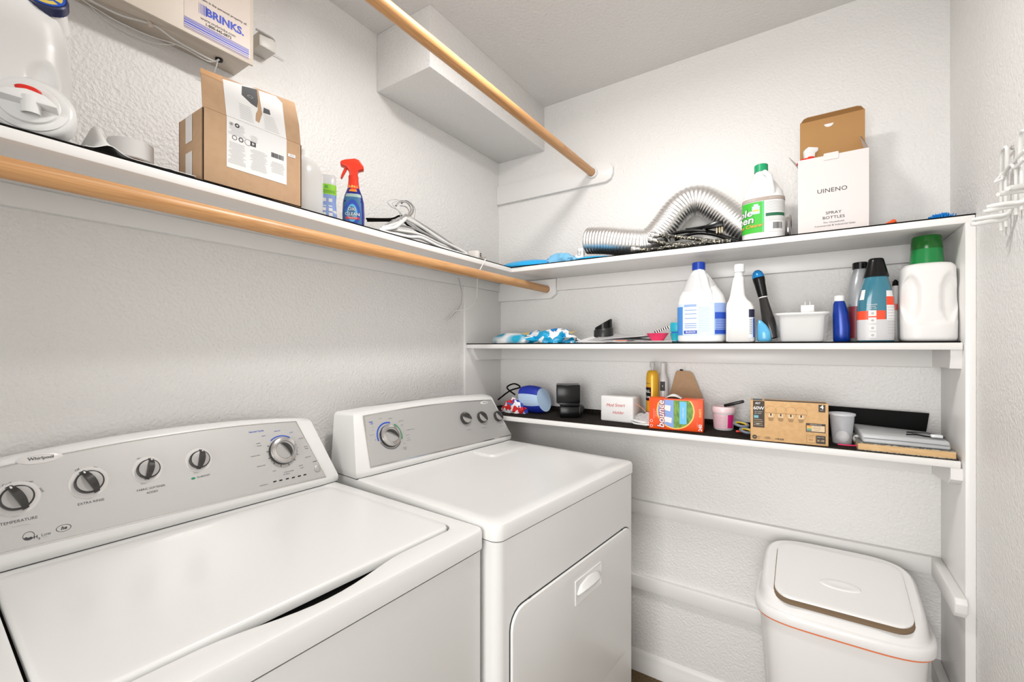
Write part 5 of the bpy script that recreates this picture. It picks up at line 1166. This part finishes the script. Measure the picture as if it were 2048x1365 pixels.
# 31 black plastic bracket
q = P(1134, 805, y=-.15); t = thing('plastic_housing', 'glossy black plastic housing standing left of the white block', 'housing', (q.x, -.14, ZB)); T = TR(q.x + .002, -.145, ZB, radians(28)) @ Matrix.Diagonal((1.85, 1.85, 1, 1))
zt = P(1134, 769, y=-.16).z - ZB
b = MB(T); b.box(-.026, .026, -.026, .026, zt * .45, zt, BLACK, .003); b.prism([(-.026, zt * .47), (.026, zt * .47), (.022, zt * .34), (-.012, zt * .34)], -.024, .024, BLACK, .002, T @ Matrix.Rotation(radians(90), 4, 'X')); b.build('upper_box', t)
b = MB(T); b.box(-.018, .024, -.020, .022, .0005, zt * .36, BLACK, .002); b.build('lower_socket', t)
b = MB(T); b.prism([(.024, zt * .40), (.036, zt * .32), (.030, zt * .10), (.024, .002)], -.018, .018, BLACK, .001, T @ Matrix.Rotation(radians(90), 4, 'X'))
b.build('side_fin', t)
b = MB(frame(T @ Vector((.0262, 0, 0)), T.to_3x3() @ Vector((0, 1, 0)), (0, 0, 1))); b.ring(-.002, zt * .72, .004, .008, INKL, .0006); b.ring(.008, zt * .76, .002, .005, INKL, .0006); b.build('moulded_mark', t)

# 32 white foam block with red handwriting
q0, q1 = P(1200, 832, z=ZB), P(1270, 843, z=ZB); y = -.160
xa = P(1201, 800, y=y).x; xb = P(1256, 800, y=y).x; ztop = P(1225, 793, y=y).z
t = thing('foam_block', 'white wrapped block with red handwriting beside the plastic zip bag', 'block', ((xa + xb) / 2, y + .04, ZB)); FO = mat('white_foam', (.78, .775, .77), .55, bump=(60, .3, .003))
b = MB(TR(xa, y, ZB, radians(-3))); b.box(0, xb - xa + .022, 0, .085, 0.0005, ztop - ZB, FO, .006, 3); b.build('block_body', t)
RI = mat('red_marker', c255(205, 70, 75), .6); F = frame((xa, y - .0006, ZB), (1, -.05, 0), (0, 0, 1)); b = MB(F)
b.text('Mod Smart', .0255, (xb - xa) * .56, (ztop - ZB) * .66, RI, .0006, shear=.3, rot=.05); b.text('Holder', .024, (xb - xa) * .66, (ztop - ZB) * .38, RI, .0006, shear=.3, rot=.03); b.build('handwriting', t)

# 33 zip bag with folded white cable
t = thing('zip_bag', 'clear zip bag with a folded white cable left of the orange box', 'zip bag', (P(1275, 845, z=ZB)))
q = P(1283, 852, z=ZB); b = MB(); blob(b, q.x + .008, q.y + .035, ZB, .048, .034, .034, mat('crinkled_clear_film', (.86, .85, .85), .12, alpha=.5), 11, .35, 3.2); b.build('bag_film', t)
b = MB(); y_ = q.y + .006; pts = [Vector((q.x + .045, y_ + .01, ZB + .012)), Vector((q.x + .0, y_ - .004, ZB + .012)), Vector((q.x - .030, y_, ZB + .016)), Vector((q.x - .040, y_ + .008, ZB + .011)), Vector((q.x - .028, y_, ZB + .005)), Vector((q.x + .01, y_ - .008, ZB + .0048)), Vector((q.x + .045, y_, ZB + .005))]
b.tube(pts, .0034, WHITE, 10, sub=8); b.tube([p + Vector((.006, .008, .0012)) for p in pts], .0030, mat('pale_cable', (.6, .6, .6), .4), 10, sub=8); b.build('folded_cable', t)
b = MB(); b.tube([P(1256, 828, y=-.16), P(1264, 815, y=-.15), P(1275, 810, y=-.15), P(1296, 828, y=-.16)], .0011, mat('orange_zip_line', c255(225, 150, 125), .4), 6, sub=6); b.build('zip_edge', t)

# 34 yellow can and clear bottle
y = -.085; zc = P(1305, 741, y=y).z; x0, x1 = P(1292, 780, y=y).x, P(1316, 780, y=y).x; cx = (x0 + x1) / 2; R = .0235
t = thing('spray_can', 'yellow wall texture aerosol can behind the orange box', 'spray can', (cx, y, ZB)); T = TR(cx + .002, y, ZB, radians(-35)); b = MB(T)
Hc = zc - ZB; b.lathe([(R, 0), (R, Hc * .86), (R * .93, Hc * .94), (R * .75, Hc * .985), (R * .5, Hc)], mat('yellow_can', c255(225, 172, 45), .3, metal=.2), 40); b.build('can_body', t)
wr = lambda x, z, off: Vector(((R + off) * sin(x / R), -(R + off) * cos(x / R), z)); b = MB(T)
b.rect(-.022, .016, Hc * .42, Hc * .68, mat('red_frame', c255(150, 40, 30), .4), .0005, wr, 14); b.rect(-.022, .0148, Hc * .43, Hc * .67, BLACK, .0008, wr, 14)
b.text('WALL', .021, -.006, Hc * .60, PAPER, .0012, bold=.03, wrap=wr); b.text('TEXTURE', .014, -.006, Hc * .49, PAPER, .0012, bold=.03, wrap=wr); b.text('KNOCKDOWN', .006, -.002, Hc * .75, INK, .0008, bold=.02, wrap=wr)
b.rect(-.03, .020, .002, Hc * .22, INKG, .0005, wr, 14); b.build('printed_label', t)
b = MB(T); b.lathe([(.006, Hc * .98), (.006, Hc + .012), (.010, Hc + .012), (.010, Hc + .030), (.007, Hc + .032)], mat('grey_nozzle', (.5, .5, .5), .4), 20); b.build('nozzle', t)
t = thing('clear_bottle', 'narrow clear white bottle half hidden behind the yellow can', 'bottle', (cx + .030, y + .045, ZB)); T = TR(cx + .030, y + .045, ZB)
b = MB(T); loft(b, [S(0, .019), S(Hc * .80, .019), S(Hc * .92, .011), S(Hc * .98, .009)], mat('cloudy_plastic', (0, 0, 0))); b.build('body', t); b = MB(T); cap(b, Hc * .97, Hc + .028, .010, mat('cloudy_cap', (.7, .7, .7), .3)); b.build('cap', t)
b = MB(TR(cx + .030, y + .045, ZB)); wq = lambda x, z, off: Vector(((.019 + off) * sin(x / .019), -(.019 + off) * cos(x / .019), z)); b.rect(-.006, .012, Hc * .60, Hc * .78, INK, .0006, wq, 6); b.text('E', .012, .003, Hc * .69, PAPER, .001, bold=.02, wrap=wq); b.build('side_label', t)

# 35 cardboard tag
y = -.055; b = MB(frame((0, y, 0), (1, 0, 0), (0, 0.03, 1)))
g = [P(u, v, y=y) for u, v in ((1332, 815), (1402, 815), (1402, 797), (1381, 748), (1375, 744), (1350, 742), (1346, 746), (1333, 797))]
b.prism([(p.x, p.z) for p in g], -.0025, 0, CARD, .0004); q = P(1363, 741, y=y)
t = thing('hanging_card', 'brown trapezoid card with black tab standing behind the orange box', 'card', (P(1366, 800, y=y).x, y, ZB)); b.build('card_panel', t)
b = MB(); b.box(q.x - .006, q.x + .006, y - .002, y + .004, q.z - .002, q.z + .004, BLACK, .001); b.build('black_tab', t)
b = MB(); gq = [P(u, v, y=-.07) for u, v in ((1332, 815), (1370, 815), (1368, 797), (1360, 789), (1340, 786), (1333, 790))]
# 36 orange dryer sheet box
def bounce():
    A = P(1298, 857, z=ZB); B_ = P(1406, 866, z=ZB); zA = P(1300, 796, x=A.x).z if False else None
    d = (B_ - A); d.z = 0; L_ = d.length; d.normalize(); nrm = Vector((-d.y, d.x, 0))
    def zat(u, v, base): r = ray(u, v); k = (base - CAM).dot(nrm) / r.dot(nrm); return (CAM + r * k).z
    zt = (zat(1300, 797, A) + zat(1404, 801, A)) / 2; D = .060
    t = thing('dryer_sheet_box', 'orange dryer sheet box with clothesline picture on the lowest shelf', 'box', ((A + B_) / 2 + nrm * D / 2)); t.location.z = ZB
    OR = mat('bright_orange_card', c255(242, 82, 22), .35); T = frame(Vector((A.x, A.y, ZB + .0003)), d, nrm); H = zt - ZB; Z3 = Matrix(T)
    b = MB(T); b.box(0, L_, 0, D, 0, H, OR, .0015)
    b.box(L_ * .30, L_ * .62, D * .12, D * .9, H - .001, H + .0006, mat('dark_opening', (.15, .06, .04), .8)); b.build('carton', t)
    b = MB(T); crumple(b, 10, 6, lambda u, v: (L_ * (.30 + .30 * u), D * (.2 + .6 * v), H + .001 + .014 * sin(pi * u) * sin(pi * (.2 + .6 * v))), mat('dryer_sheet', (.74, .74, .73), .7)); b.build('dryer_sheets', t)
    F = frame(Vector((A.x, A.y, ZB)), d, (0, 0, 1)); b = MB(F)
    cx, cy, R = L_ * .50, H * .62, H * .50
    SK = mat('sky_print', c255(120, 155, 215), .4); GRS = ramp(mat('grass_print', (.2, .4, .1), .5), 160, [(.3, c255(60, 110, 40)), (.6, c255(120, 160, 60))], stretch=(1, 1, .3)); YE = mat('yellow_ring', c255(250, 195, 90), .4)
    def clip(a0, a1, r, x0, x1, m, off):
        pts = []; n = 40
        for i in range(n + 1):
            x = x0 + (x1 - x0) * i / n; dd = r * r - (x - cx) ** 2; pts.append((x, max(.003, cy - sqrt(max(0, dd)))))
        for i in range(n, -1, -1):
            x = x0 + (x1 - x0) * i / n; dd = r * r - (x - cx) ** 2; pts.append((x, min(H - .004, cy + sqrt(max(0, dd)))))
        b.flat(pts, m, off)
    clip(0, 1, R * 1.16, cx - R * 1.16, cx + R * 1.16, YE, .0006); clip(0, 1, R * 1.08, cx - R * 1.08, cx + R * 1.08, GRS, .0009); clip(0, 1, R * 1.08, cx - R * 1.08, cx - R * .10, SK, .0012)
    for x0, y0, s_ in ((cx - R * .9, H * .60, 1), (cx - R * .80, H * .22, .95)):
        b.flat([(x0, y0 + .030 * s_), (x0 + .012, y0 + .022), (x0 + .034 * s_, y0 + .020 * s_), (x0 + .032 * s_, y0), (x0 + .014, y0 + .004), (x0 + .004, y0)][::-1], PAPER, .0016)
    b.rect(cx + R * .26, cx + R * .68, H * .22, H * .93, mat('sky_blue_panel', c255(95, 185, 230), .4), .0016); b.text('outdoor fresh', .010, cx + R * .47, H * .58, PAPER, .0020, rot=pi / 2, bold=.01)
    xw = L_ * .235
    b.text('bounce', .049, xw, H * .50, mat('red_outline', c255(165, 25, 20), .5), .0020, rot=pi / 2, bold=.075, shear=.15); b.text('bounce', .049, xw, H * .50, PAPER, .0026, rot=pi / 2, bold=.015, shear=.15)
    for k, (sz, ln) in enumerate(((.0055, .72), (.0045, .5), (.0045, .5))): b.text('fresh dryer sheets softens fabrics'[: int(34 * ln)], sz, L_ * (.095 + .028 * k), H * .50, PAPER, .0009, rot=pi / 2)
    for k in (.10, .26): b.ring(L_ * .05, H * k, .0035, .0048, PAPER, .0009)
    b.text('240', .023, L_ * .955, H * .14, PAPER, .0009, rot=pi / 2, bold=.03); b.text('SHEETS', .0135, L_ * .952, H * .60, YE, .0009, rot=pi / 2, bold=.02); b.text('6.4 in x 9 in', .0045, L_ * .90, H * .22, PAPER, .0009, rot=pi / 2)
    b.build('front_print', t)
    SF = frame(Vector((B_.x, B_.y, ZB)), nrm, (0, 0, 1)); b = MB(SF); b.rect(D * .2, D * .75, H * .15, H * .8, mat('pale_red_print', c255(232, 120, 100), .4), .0006); b.build('side_print', t)
bounce()

# 37 pink tub
q = P(1447, 862, z=ZB); R = .036; cy_ = q.y + R * .75; q2 = P(1447, 840, y=cy_); T = TR(q2.x, cy_, ZB); zt = P(1447, 815, y=cy_ - .03).z - ZB
t = thing('pink_tub', 'round white tub with pink label between orange box and bulb carton', 'tub', (q2.x, cy_, ZB))
b = MB(T); b.lathe([(.029, .0005), (.031, .003), (.0345, zt * .80), (.033, zt * .80)], mat('white_tub_plastic', (.80, .78, .78), .3), 44); b.build('pot', t)
b = MB(T); b.lathe([(.0375, zt * .74), (.0385, zt * .78), (.0385, zt * .93), (.036, zt), (.034, zt), (.033, zt * .93), (.005, zt * .92)], mat('pink_white_lid', c255(240, 218, 222), .3), 44); b.build('lid', t)
rr_ = lambda z: .0305 + .0045 * z / (zt * .8); wr = lambda x, z, off: Vector(((rr_(z) + off) * sin(x / .033), -(rr_(z) + off) * cos(x / .033), z)); b = MB(T)
b.rect(-.045, .045, zt * .10, zt * .66, mat('pale_pink_label', c255(232, 190, 200), .4), .0006, wr, 30); b.rect(.018, .040, zt * .12, zt * .68, mat('magenta_label', c255(215, 40, 125), .4), .0010, wr, 10)
for k in range(7): b.rect(-.032, .012, zt * (.56 - k * .062), zt * (.575 - k * .062), INKL, .0010, wr, 12)
b.build('printed_label', t)
a_, c_ = P(1452, 813, y=cy_ - .01), P(1488, 803, y=cy_ - .01); a_.z = max(a_.z, ZB + zt + .005); b = MB(frame(a_, (c_ - a_), (0, 0, 1)))
b.box(-.006, (c_ - a_).length, -.005, .005, -.010, .010, BLACK, .003); b.box(.006, .028, -.0062, .0035, -.004, .004, INKG, .001); tag(b.build('black_clip'), 'small black plastic tool lying on the lid of the pink tub', 'tool')

# 38 scissors
t = thing('scissors', 'scissors with grey and yellow handles left of the bulb carton', 'scissors', (P(1480, 858, z=ZB))); YG = mat('yellow_grip', c255(205, 175, 50), .4); GY = mat('grey_grip', c255(110, 120, 135), .35)
def loopring(uc, vc, y, rx, rz, tilt, ty=0):
    c = P(uc, vc, y=y); M_ = Matrix.Translation(c) @ Matrix.Rotation(tilt, 4, 'X') @ Matrix.Rotation(ty, 4, 'Y')
    return [M_ @ Vector((rx * cos(2 * pi * i / 24), rz * sin(2 * pi * i / 24), 0)) for i in range(25)], M_
for (uc, vc, y, rx, rz, tl, ty) in ((1482, 849, -.165, .021, .013, .35, .15), (1493, 862, -.185, .018, .012, .35, .15)):
    pts, M_ = loopring(uc, vc, y, rx, rz, tl, ty); 
    lowest = min(p.z for p in pts); dz = max(0, ZB + .005 - lowest); pts = [p + Vector((0, 0, dz)) for p in pts]
    b = MB(); b.tube(pts, .0042, GY, 10, caps=False); g = b.build('handle_loop', t)
    b = MB(); c0 = sum(pts[:-1], Vector()) / 24; b.tube([c0 + (p - c0) * .80 for p in pts], .0032, YG, 10, caps=False); b.build('inner_grip', g)
c = P(1500, 858, y=-.165); b = MB(TR(c.x - .004, -.165, ZB + .010, radians(8))); b.prism([(0, -.004), (.085, -.001), (.085, .001), (0, .005)], 0, .0015, NUT); b.prism([(0, -.005), (.085, -.001), (.085, .001), (0, .004)], -.002, -.0005, NUT); b.build('blade', t)
c = P(1466, 858, z=ZB); b = MB(); blob(b, c.x + .012, c.y + .02, ZB, .022, .016, .018, FELT, 3, .4, 4); tag(b.build('black_cloth'), 'small black knotted strap lying between pink tub and scissors', 'strap')
c = P(1478, 866, z=ZB); b = MB(TR(c.x, c.y + .004, ZB + .0005, .2)); b.box(-.010, .010, -.004, .004, 0, .006, RD, .002); tag(b.build('red_clip'), 'tiny red plastic piece in front of the scissors', 'clip')

# 39 bulb carton
def bulbs():
    A = P(1501, 880, z=ZB); B_ = P(1657, 894, z=ZB); d = (B_ - A); d.z = 0; L_ = d.length; d.normalize(); nrm = Vector((-d.y, d.x, 0))
    def zat(u, v): r = ray(u, v); k = (A - CAM).dot(nrm) / r.dot(nrm); return (CAM + r * k).z
    H = (zat(1503, 801) + zat(1658, 809)) / 2 - ZB; D = .058
    t = thing('bulb_carton', 'brown cardboard light bulb carton printed with four bulbs', 'carton', (A + B_) / 2 + nrm * D / 2); t.location.z = ZB
    T = frame(Vector((A.x, A.y, ZB + .0003)), d, nrm); b = MB(T); b.box(0, L_, 0, D, 0, H, CARDK, .0012)
    b.box(L_ * .03, L_ * .16, .002, D * .8, H - .0005, H + .0005, mat('slate_print', c255(60, 85, 100), .5)); b.box(L_ * .19, L_ * .98, D * .1, D * .6, H - .0005, H + .0004, mat('dark_brown_print', c255(62, 52, 44), .6)); b.build('carton_body', t)
    F = frame(Vector((A.x, A.y, ZB)), d, (0, 0, 1)); b = MB(F); DK = mat('dark_brown_print', (0, 0, 0)); LT = mat('kraft_light_print', c255(222, 196, 160), .6)
    b.rect(L_ * .035, L_ * .19, H * .33, H * .995, DK, .0006); b.text('FEIT', .0115, L_ * .095, H * .93, PAPER, .0010, bold=.02, shear=.3); b.text('60W', .0215, L_ * .112, H * .81, PAPER, .0010, bold=.02)
    b.text('REPLACEMENT', .0050, L_ * .110, H * .725, PAPER, .0010); b.text('800 LUMENS', .0050, L_ * .102, H * .68, PAPER, .0010); b.rect(L_ * .045, L_ * .11, H * .56, H * .635, mat('cyan_patch', c255(95, 160, 175), .5), .0010); b.text('A19', .0075, L_ * .078, H * .597, PAPER, .0014)
    for k in range(4): b.rect(L_ * .045, L_ * (.16 + .01 * (k % 2)), H * (.52 - k * .045), H * (.528 - k * .045), LT, .0010)
    b.text('LED', .0075, L_ * .10, H * .42, PAPER, .0010, bold=.01)
    for k in range(4):
        cx = L_ * (.275 + .130 * k); cy = H * .76; r = H * .125
        b.ring(cx, cy, r - .0004, r, mat('bulb_outline', c255(150, 115, 75), .6), .0008, radians(-20), radians(200), 24)
        OL = mat('bulb_outline', (0, 0, 0))
        for sg in (-1, 1):
            p0 = (cx + sg * r * .94, cy - r * .34); p1 = (cx + sg * r * .55, cy - r * 1.35); b.flat([(p0[0], p0[1]), (p0[0] + .0005, p0[1]), (p1[0] + .0005, p1[1]), (p1[0], p1[1])], OL, .0008)
        b.rect(cx - r * .9, cx + r * .9, cy - r * .42, cy - r * .36, OL, .0008); b.flat([(cx - r * .38, cy - r * .5), (cx + r * .38, cy - r * .5), (cx + r * .42, cy - r * 1.2), (cx - r * .42, cy - r * 1.2)][::-1], LT, .0007); b.rect(cx - r * .12, cx + r * .12, cy - r * .95, cy - r * .5, DK, .0010)
        for j in range(4): b.rect(cx - r * (.5 - j * .05), cx + r * (.5 - j * .05), cy - r * (1.45 + j * .16), cy - r * (1.37 + j * .16), mat('bulb_base_print', c255(140, 115, 80), .6), .0008)
    b.rect(L_ * .88, L_ * .962, H * .80, H * .975, DK, .0006); b.text('4', .024, L_ * .92, H * .915, PAPER, .0010, bold=.03, sx=1.1); b.text('PACK', .0048, L_ * .92, H * .845, PAPER, .0010)
    b.rect(L_ * .725, L_ * .965, H * .31, H * .52, DK, .0006); b.rect(L_ * .735, L_ * .955, H * .33, H * .47, LT, .0009); b.text('ADJUSTABLE WHITE', .0048, L_ * .845, H * .495, PAPER, .0010)
    for k, c_ in enumerate((c255(235, 150, 60), c255(225, 175, 95), c255(120, 175, 120), c255(95, 115, 120))): b.rect(L_ * .737, L_ * .795, H * (.437 - k * .034), H * (.468 - k * .034), mat('swatch_%d' % k, c_, .5), .0012)
    for k, s_ in enumerate(('SOFT WHITE', 'BRIGHT WHITE', 'DAYLIGHT')): b.text(s_, .0042, L_ * .862, H * (.45 - k * .043), INKG, .0012)
    b.rect(L_ * .735, L_ * .84, H * .055, H * .235, OL, .0006); b.rect(L_ * .739, L_ * .836, H * .062, H * .228, CARDK, .0009); b.text('Brightness', .0046, L_ * .787, H * .195, INKG, .0012); b.text('800', .0115, L_ * .787, H * .125, OL, .0012)
    b.rect(L_ * .85, L_ * .965, H * .05, H * .24, DK, .0006); b.text('ENERGY COST', .0040, L_ * .907, H * .20, PAPER, .0010); b.text('$1.08', .0115, L_ * .907, H * .12, LT, .0010)
    b.disc(L_ * .057, H * .085, H * .052, DK, .0006); b.text('ON', .0055, L_ * .057, H * .085, LT, .0010, bold=.02); b.text('MEDIUM', .0042, L_ * .115, H * .10, DK, .0008); b.text('BASE', .0042, L_ * .108, H * .065, DK, .0008)
    b.text('LED.', .0135, L_ * .235, H * .085, DK, .0008); b.text('4 BULBS', .0095, L_ * .39, H * .075, DK, .0008, bold=.03)
    b.build('front_print', t)
bulbs()

# 40 clear cup with white balls
q = P(1684, 891, z=ZB); R = .026; cy_ = q.y + .028; cx = P(1684, 860, y=cy_).x; T = TR(cx, cy_, ZB); zt = P(1684, 827, y=cy_).z - ZB
t = thing('clear_cup', 'clear plastic cup between the bulb carton and the grey sleeve', 'cup', (cx, cy_, ZB))
b = MB(T); b.lathe([(.022, .0006), (.0235, .002), (.031, zt - .002), (.0322, zt), (.0315, zt + .001), (.0298, zt - .003), (.0224, .004), (.001, .0035)], mat('frosted_clear_plastic', (.86, .88, .93), .25, alpha=.24), 40, caps=(True, True)); b.build('cup_wall', t)
b = MB(T); b.lathe([(.0305, zt - .006), (.0330, zt - .005), (.0330, zt), (.0305, zt + .001)], mat('frosted_rim', (.82, .84, .88), .3, alpha=.6), 40, caps=(False, False)); b.build('rim', t)
def ball(x, y, z, r, lab, m):
    b = MB(TR(x, y, z)); b.lathe([(r * sin(pi * k / 16) + 1e-5, -r * cos(pi * k / 16)) for k in range(17)], m, 28); tag(b.build('ball'), lab, 'ball')
BW_ = mat('matte_white_ball', (.80, .79, .78), .5)
ball(cx + .0015, cy_, ZB + .0215, .0170, 'white ball lying inside the clear cup', BW_)
q = P(1707, 873, y=cy_ + .025); ball(cx + .040, cy_ + .028, ZB + .0135, .0130, 'smaller white ball just outside the clear cup', BW_)
b = MB(); b.tube([(cx - .012, cy_ - .036, ZB + .003), (cx + .012, cy_ - .038, ZB + .003), (cx + .040, cy_ - .030, ZB + .004), (cx + .050, cy_ - .025, ZB + .006)], .0022, PK, 8, sub=5); tag(b.build('pink_strap'), 'thin pink strap lying in front of the clear cup', 'strap')

# 41 black folder leaning behind
y0_ = -.045; g = [P(u, v, y=y0_) for u, v in ((1650, 888), (1850, 888), (1857, 858), (1862, 829), (1655, 813))]
b = MB(frame((0, y0_, 0), (1, 0, 0), (0, .02, 1))); b.prism([(p.x, max(p.z, ZB + .001)) for p in g], -.003, .003, mat('black_sheet', (.006, .006, .006), .7, spec=.15), .001)
tag(b.build('black_folder'), 'black plastic folder standing against the wall behind the grey sleeve', 'folder')
# 43 book then 42 sleeve
A = P(1717, 905, z=ZB); B_ = P(1923, 928, z=ZB); A.y = max(A.y, -.232); z1 = P(1717, 888, y=A.y).z
t = thing('paperback_book', 'thick worn paperback with tan page edges under the grey sleeve', 'book', ((A.x + B_.x) / 2, -.14, ZB))
xa, xb = A.x, min(B_.x, 1.596); ya_, yb_ = -.222, -.05; th = .020
b = MB(); b.box(xa + .002, xb, ya_ + .001, yb_, ZB + .0012, ZB + th - .001, ramp(mat('tan_page_edges', c255(214, 178, 128), .8), 500, [(.3, c255(200, 160, 110)), (.7, c255(226, 192, 144))], stretch=(.05, .05, 1)), .0006); b.build('page_block', t)
b = MB(); cv = ramp(mat('speckled_cover', c255(120, 118, 112), .5), 180, [(.4, c255(70, 70, 68)), (.6, c255(168, 166, 158))]); b.box(xa, xb + .001, ya_, yb_, ZB + th - .001, ZB + th + .0006, cv); b.box(xa, xb + .001, ya_, yb_, ZB, ZB + .0012, cv); b.build('cover', t)
t = thing('grey_sleeve', 'flat silver grey padded sleeve lying on the thick paperback', 'sleeve', ((xa + xb) / 2, -.13, ZB + th))
y_ = ya_ + .004; s0 = P(1722, 868, y=y_); s1 = P(1904, 880, y=y_); hh = P(1722, 846, y=-.10).z
b = MB(); GS = mat('silver_grey_vinyl', c255(182, 184, 186), .3, bump=(40, .25, .003)); zz0 = ZB + th + .0012
b.hexa([(s0.x + .004, y_, zz0), (s1.x, y_ + .002, zz0), (s1.x - .004, y_ + .155, zz0), (s0.x - .004, y_ + .165, zz0), (s0.x, y_ + .003, zz0 + .026), (s1.x - .003, y_ + .005, zz0 + .022), (s1.x - .006, y_ + .150, zz0 + .022), (s0.x - .006, y_ + .160, zz0 + .030)], GS, .005, 3); b.build('padded_body', t)
b = MB(); b.tube([(s0.x + .006, y_ - .0002, zz0 + .013), ((s0.x + s1.x) / 2, y_ + .001, zz0 + .013), (s1.x - .004, y_ + .002, zz0 + .011)], .0010, mat('grey_zip', c255(120, 122, 126), .4), 6); b.build('seam', t)
b = MB(); zc = zz0 + .028; xx = s1.x - .065
b.tube([(xx - .02, y_ + .03, zc), (xx, y_ + .022, zc + .003), (xx + .02, y_ + .03, zc - .001), (xx + .045, y_ + .022, zc), (xx + .06, y_ + .05, zc - .002), (xx + .03, y_ + .07, zc + .002), (xx - .015, y_ + .06, zc + .002)], .0020, BLACK, 8, sub=8); b.tube([(xx - .005, y_ + .04, zc + .003), (xx + .02, y_ + .05, zc + .004), (xx + .05, y_ + .035, zc + .002)], .0018, INKG, 8, sub=8); b.box(xx + .028, xx + .052, y_ + .018, y_ + .032, zc - .001, zc + .007, mat('clear_tag', (.7, .72, .74), .1), .002)
tag(b.build('cable_bundle'), 'coiled black cable lying on the right end of the grey sleeve', 'cable')

# ------------------------------------------------------------------ wire hook rack on the right wall
def rack():
    X = XR - .002; t = thing('hook_rack', 'white coated wire hook rack hanging on the right wall', 'hook rack', (X, -.42, P(2030, 420, x=X).z))
    def w_(u, v, dx=0): q = P(u, v, x=X - dx); return q
    r = .0032
    # wall frame: uprights and rails
    b = MB()
    ups = [(2003, 305, 462), (2012, 300, 455), (2033, 285, 430), (2044, 262, 420)]
    for u, v0, v1 in ups: b.tube([w_(u, v0 + 40, .006), w_(u, v1, .006)], r, WIRE, 8)
    b.tube([w_(2003, 345, .006), w_(2004, 308, .010), w_(2008, 297, .012), w_(2014, 299, .010), w_(2014, 350, .006)], r, WIRE, 8, sub=5)
    b.tube([w_(2040, 330, .006), w_(2041, 275, .010), w_(2045, 262, .012), w_(2050, 262, .010)], r, WIRE, 8, sub=5)
    b.tube([w_(1992, 362, .020), w_(2012, 342, .010), w_(2030, 322, .010), w_(2050, 300, .008)], r, WIRE, 8, sub=4)
    b.tube([w_(1990, 364, .026), w_(2004, 358, .018), w_(2006, 350, .014), w_(2022, 330, .014), w_(2030, 336, .014), w_(2050, 318, .012)], r * .9, WIRE, 8, sub=4)
    b.build('wire_frame', t)
    b = MB(); q = w_(2027, 295, .008); b.lathe([(.0045, 0), (.0045, .003), (.002, .005)], NUT, 16, frame(q, (0, 1, 0), (0, 0, 1)) @ Matrix.Rotation(pi, 4, 'Y')); b.build('screw', t)
    # prongs reaching out from the wall
    pr = [(1942, 450, 2010, 438), (1945, 440, 2015, 428), (1966, 424, 2040, 408), (1974, 414, 2048, 402), (1996, 389, 2060, 378), (2016, 377, 2064, 368)]
    for k, (u0, v0, u1, v1) in enumerate(pr):
        b = MB(); o_ = .062 if k % 2 == 0 else .056
        tip = w_(u0, v0, o_); base = w_(u1, v1, .012)
        if base.y < -.62: base.y = -.62
        mid = tip.lerp(base, .55)
        b.tube([tip, tip.lerp(base, .12), mid, base, base + Vector((.006, -.004, .018))], [.0034, .0046, .0046, .0044, .0040], WIRE, 10, sub=5); b.build('prong', t)
rack()
GROUPS = {'clothes_hanger': 'clothes hangers piled on the left shelf', 'braided_hose': 'braided hoses in front of the duct', 'closet_rod': 'wooden closet rods', 'closet_shelf': 'white closet shelves', 'shelf_liner': 'black shelf liners', 'paper_sheet': 'papers on the middle shelf', 'telephone_cable': 'thin cords hanging below the left shelf', 'ball': 'white balls by the clear cup'}
for o in COL.objects:
    k = o.name.split('.')[0]
    if o.parent is None and k in GROUPS and 'label' in o: o['group'] = GROUPS[k]
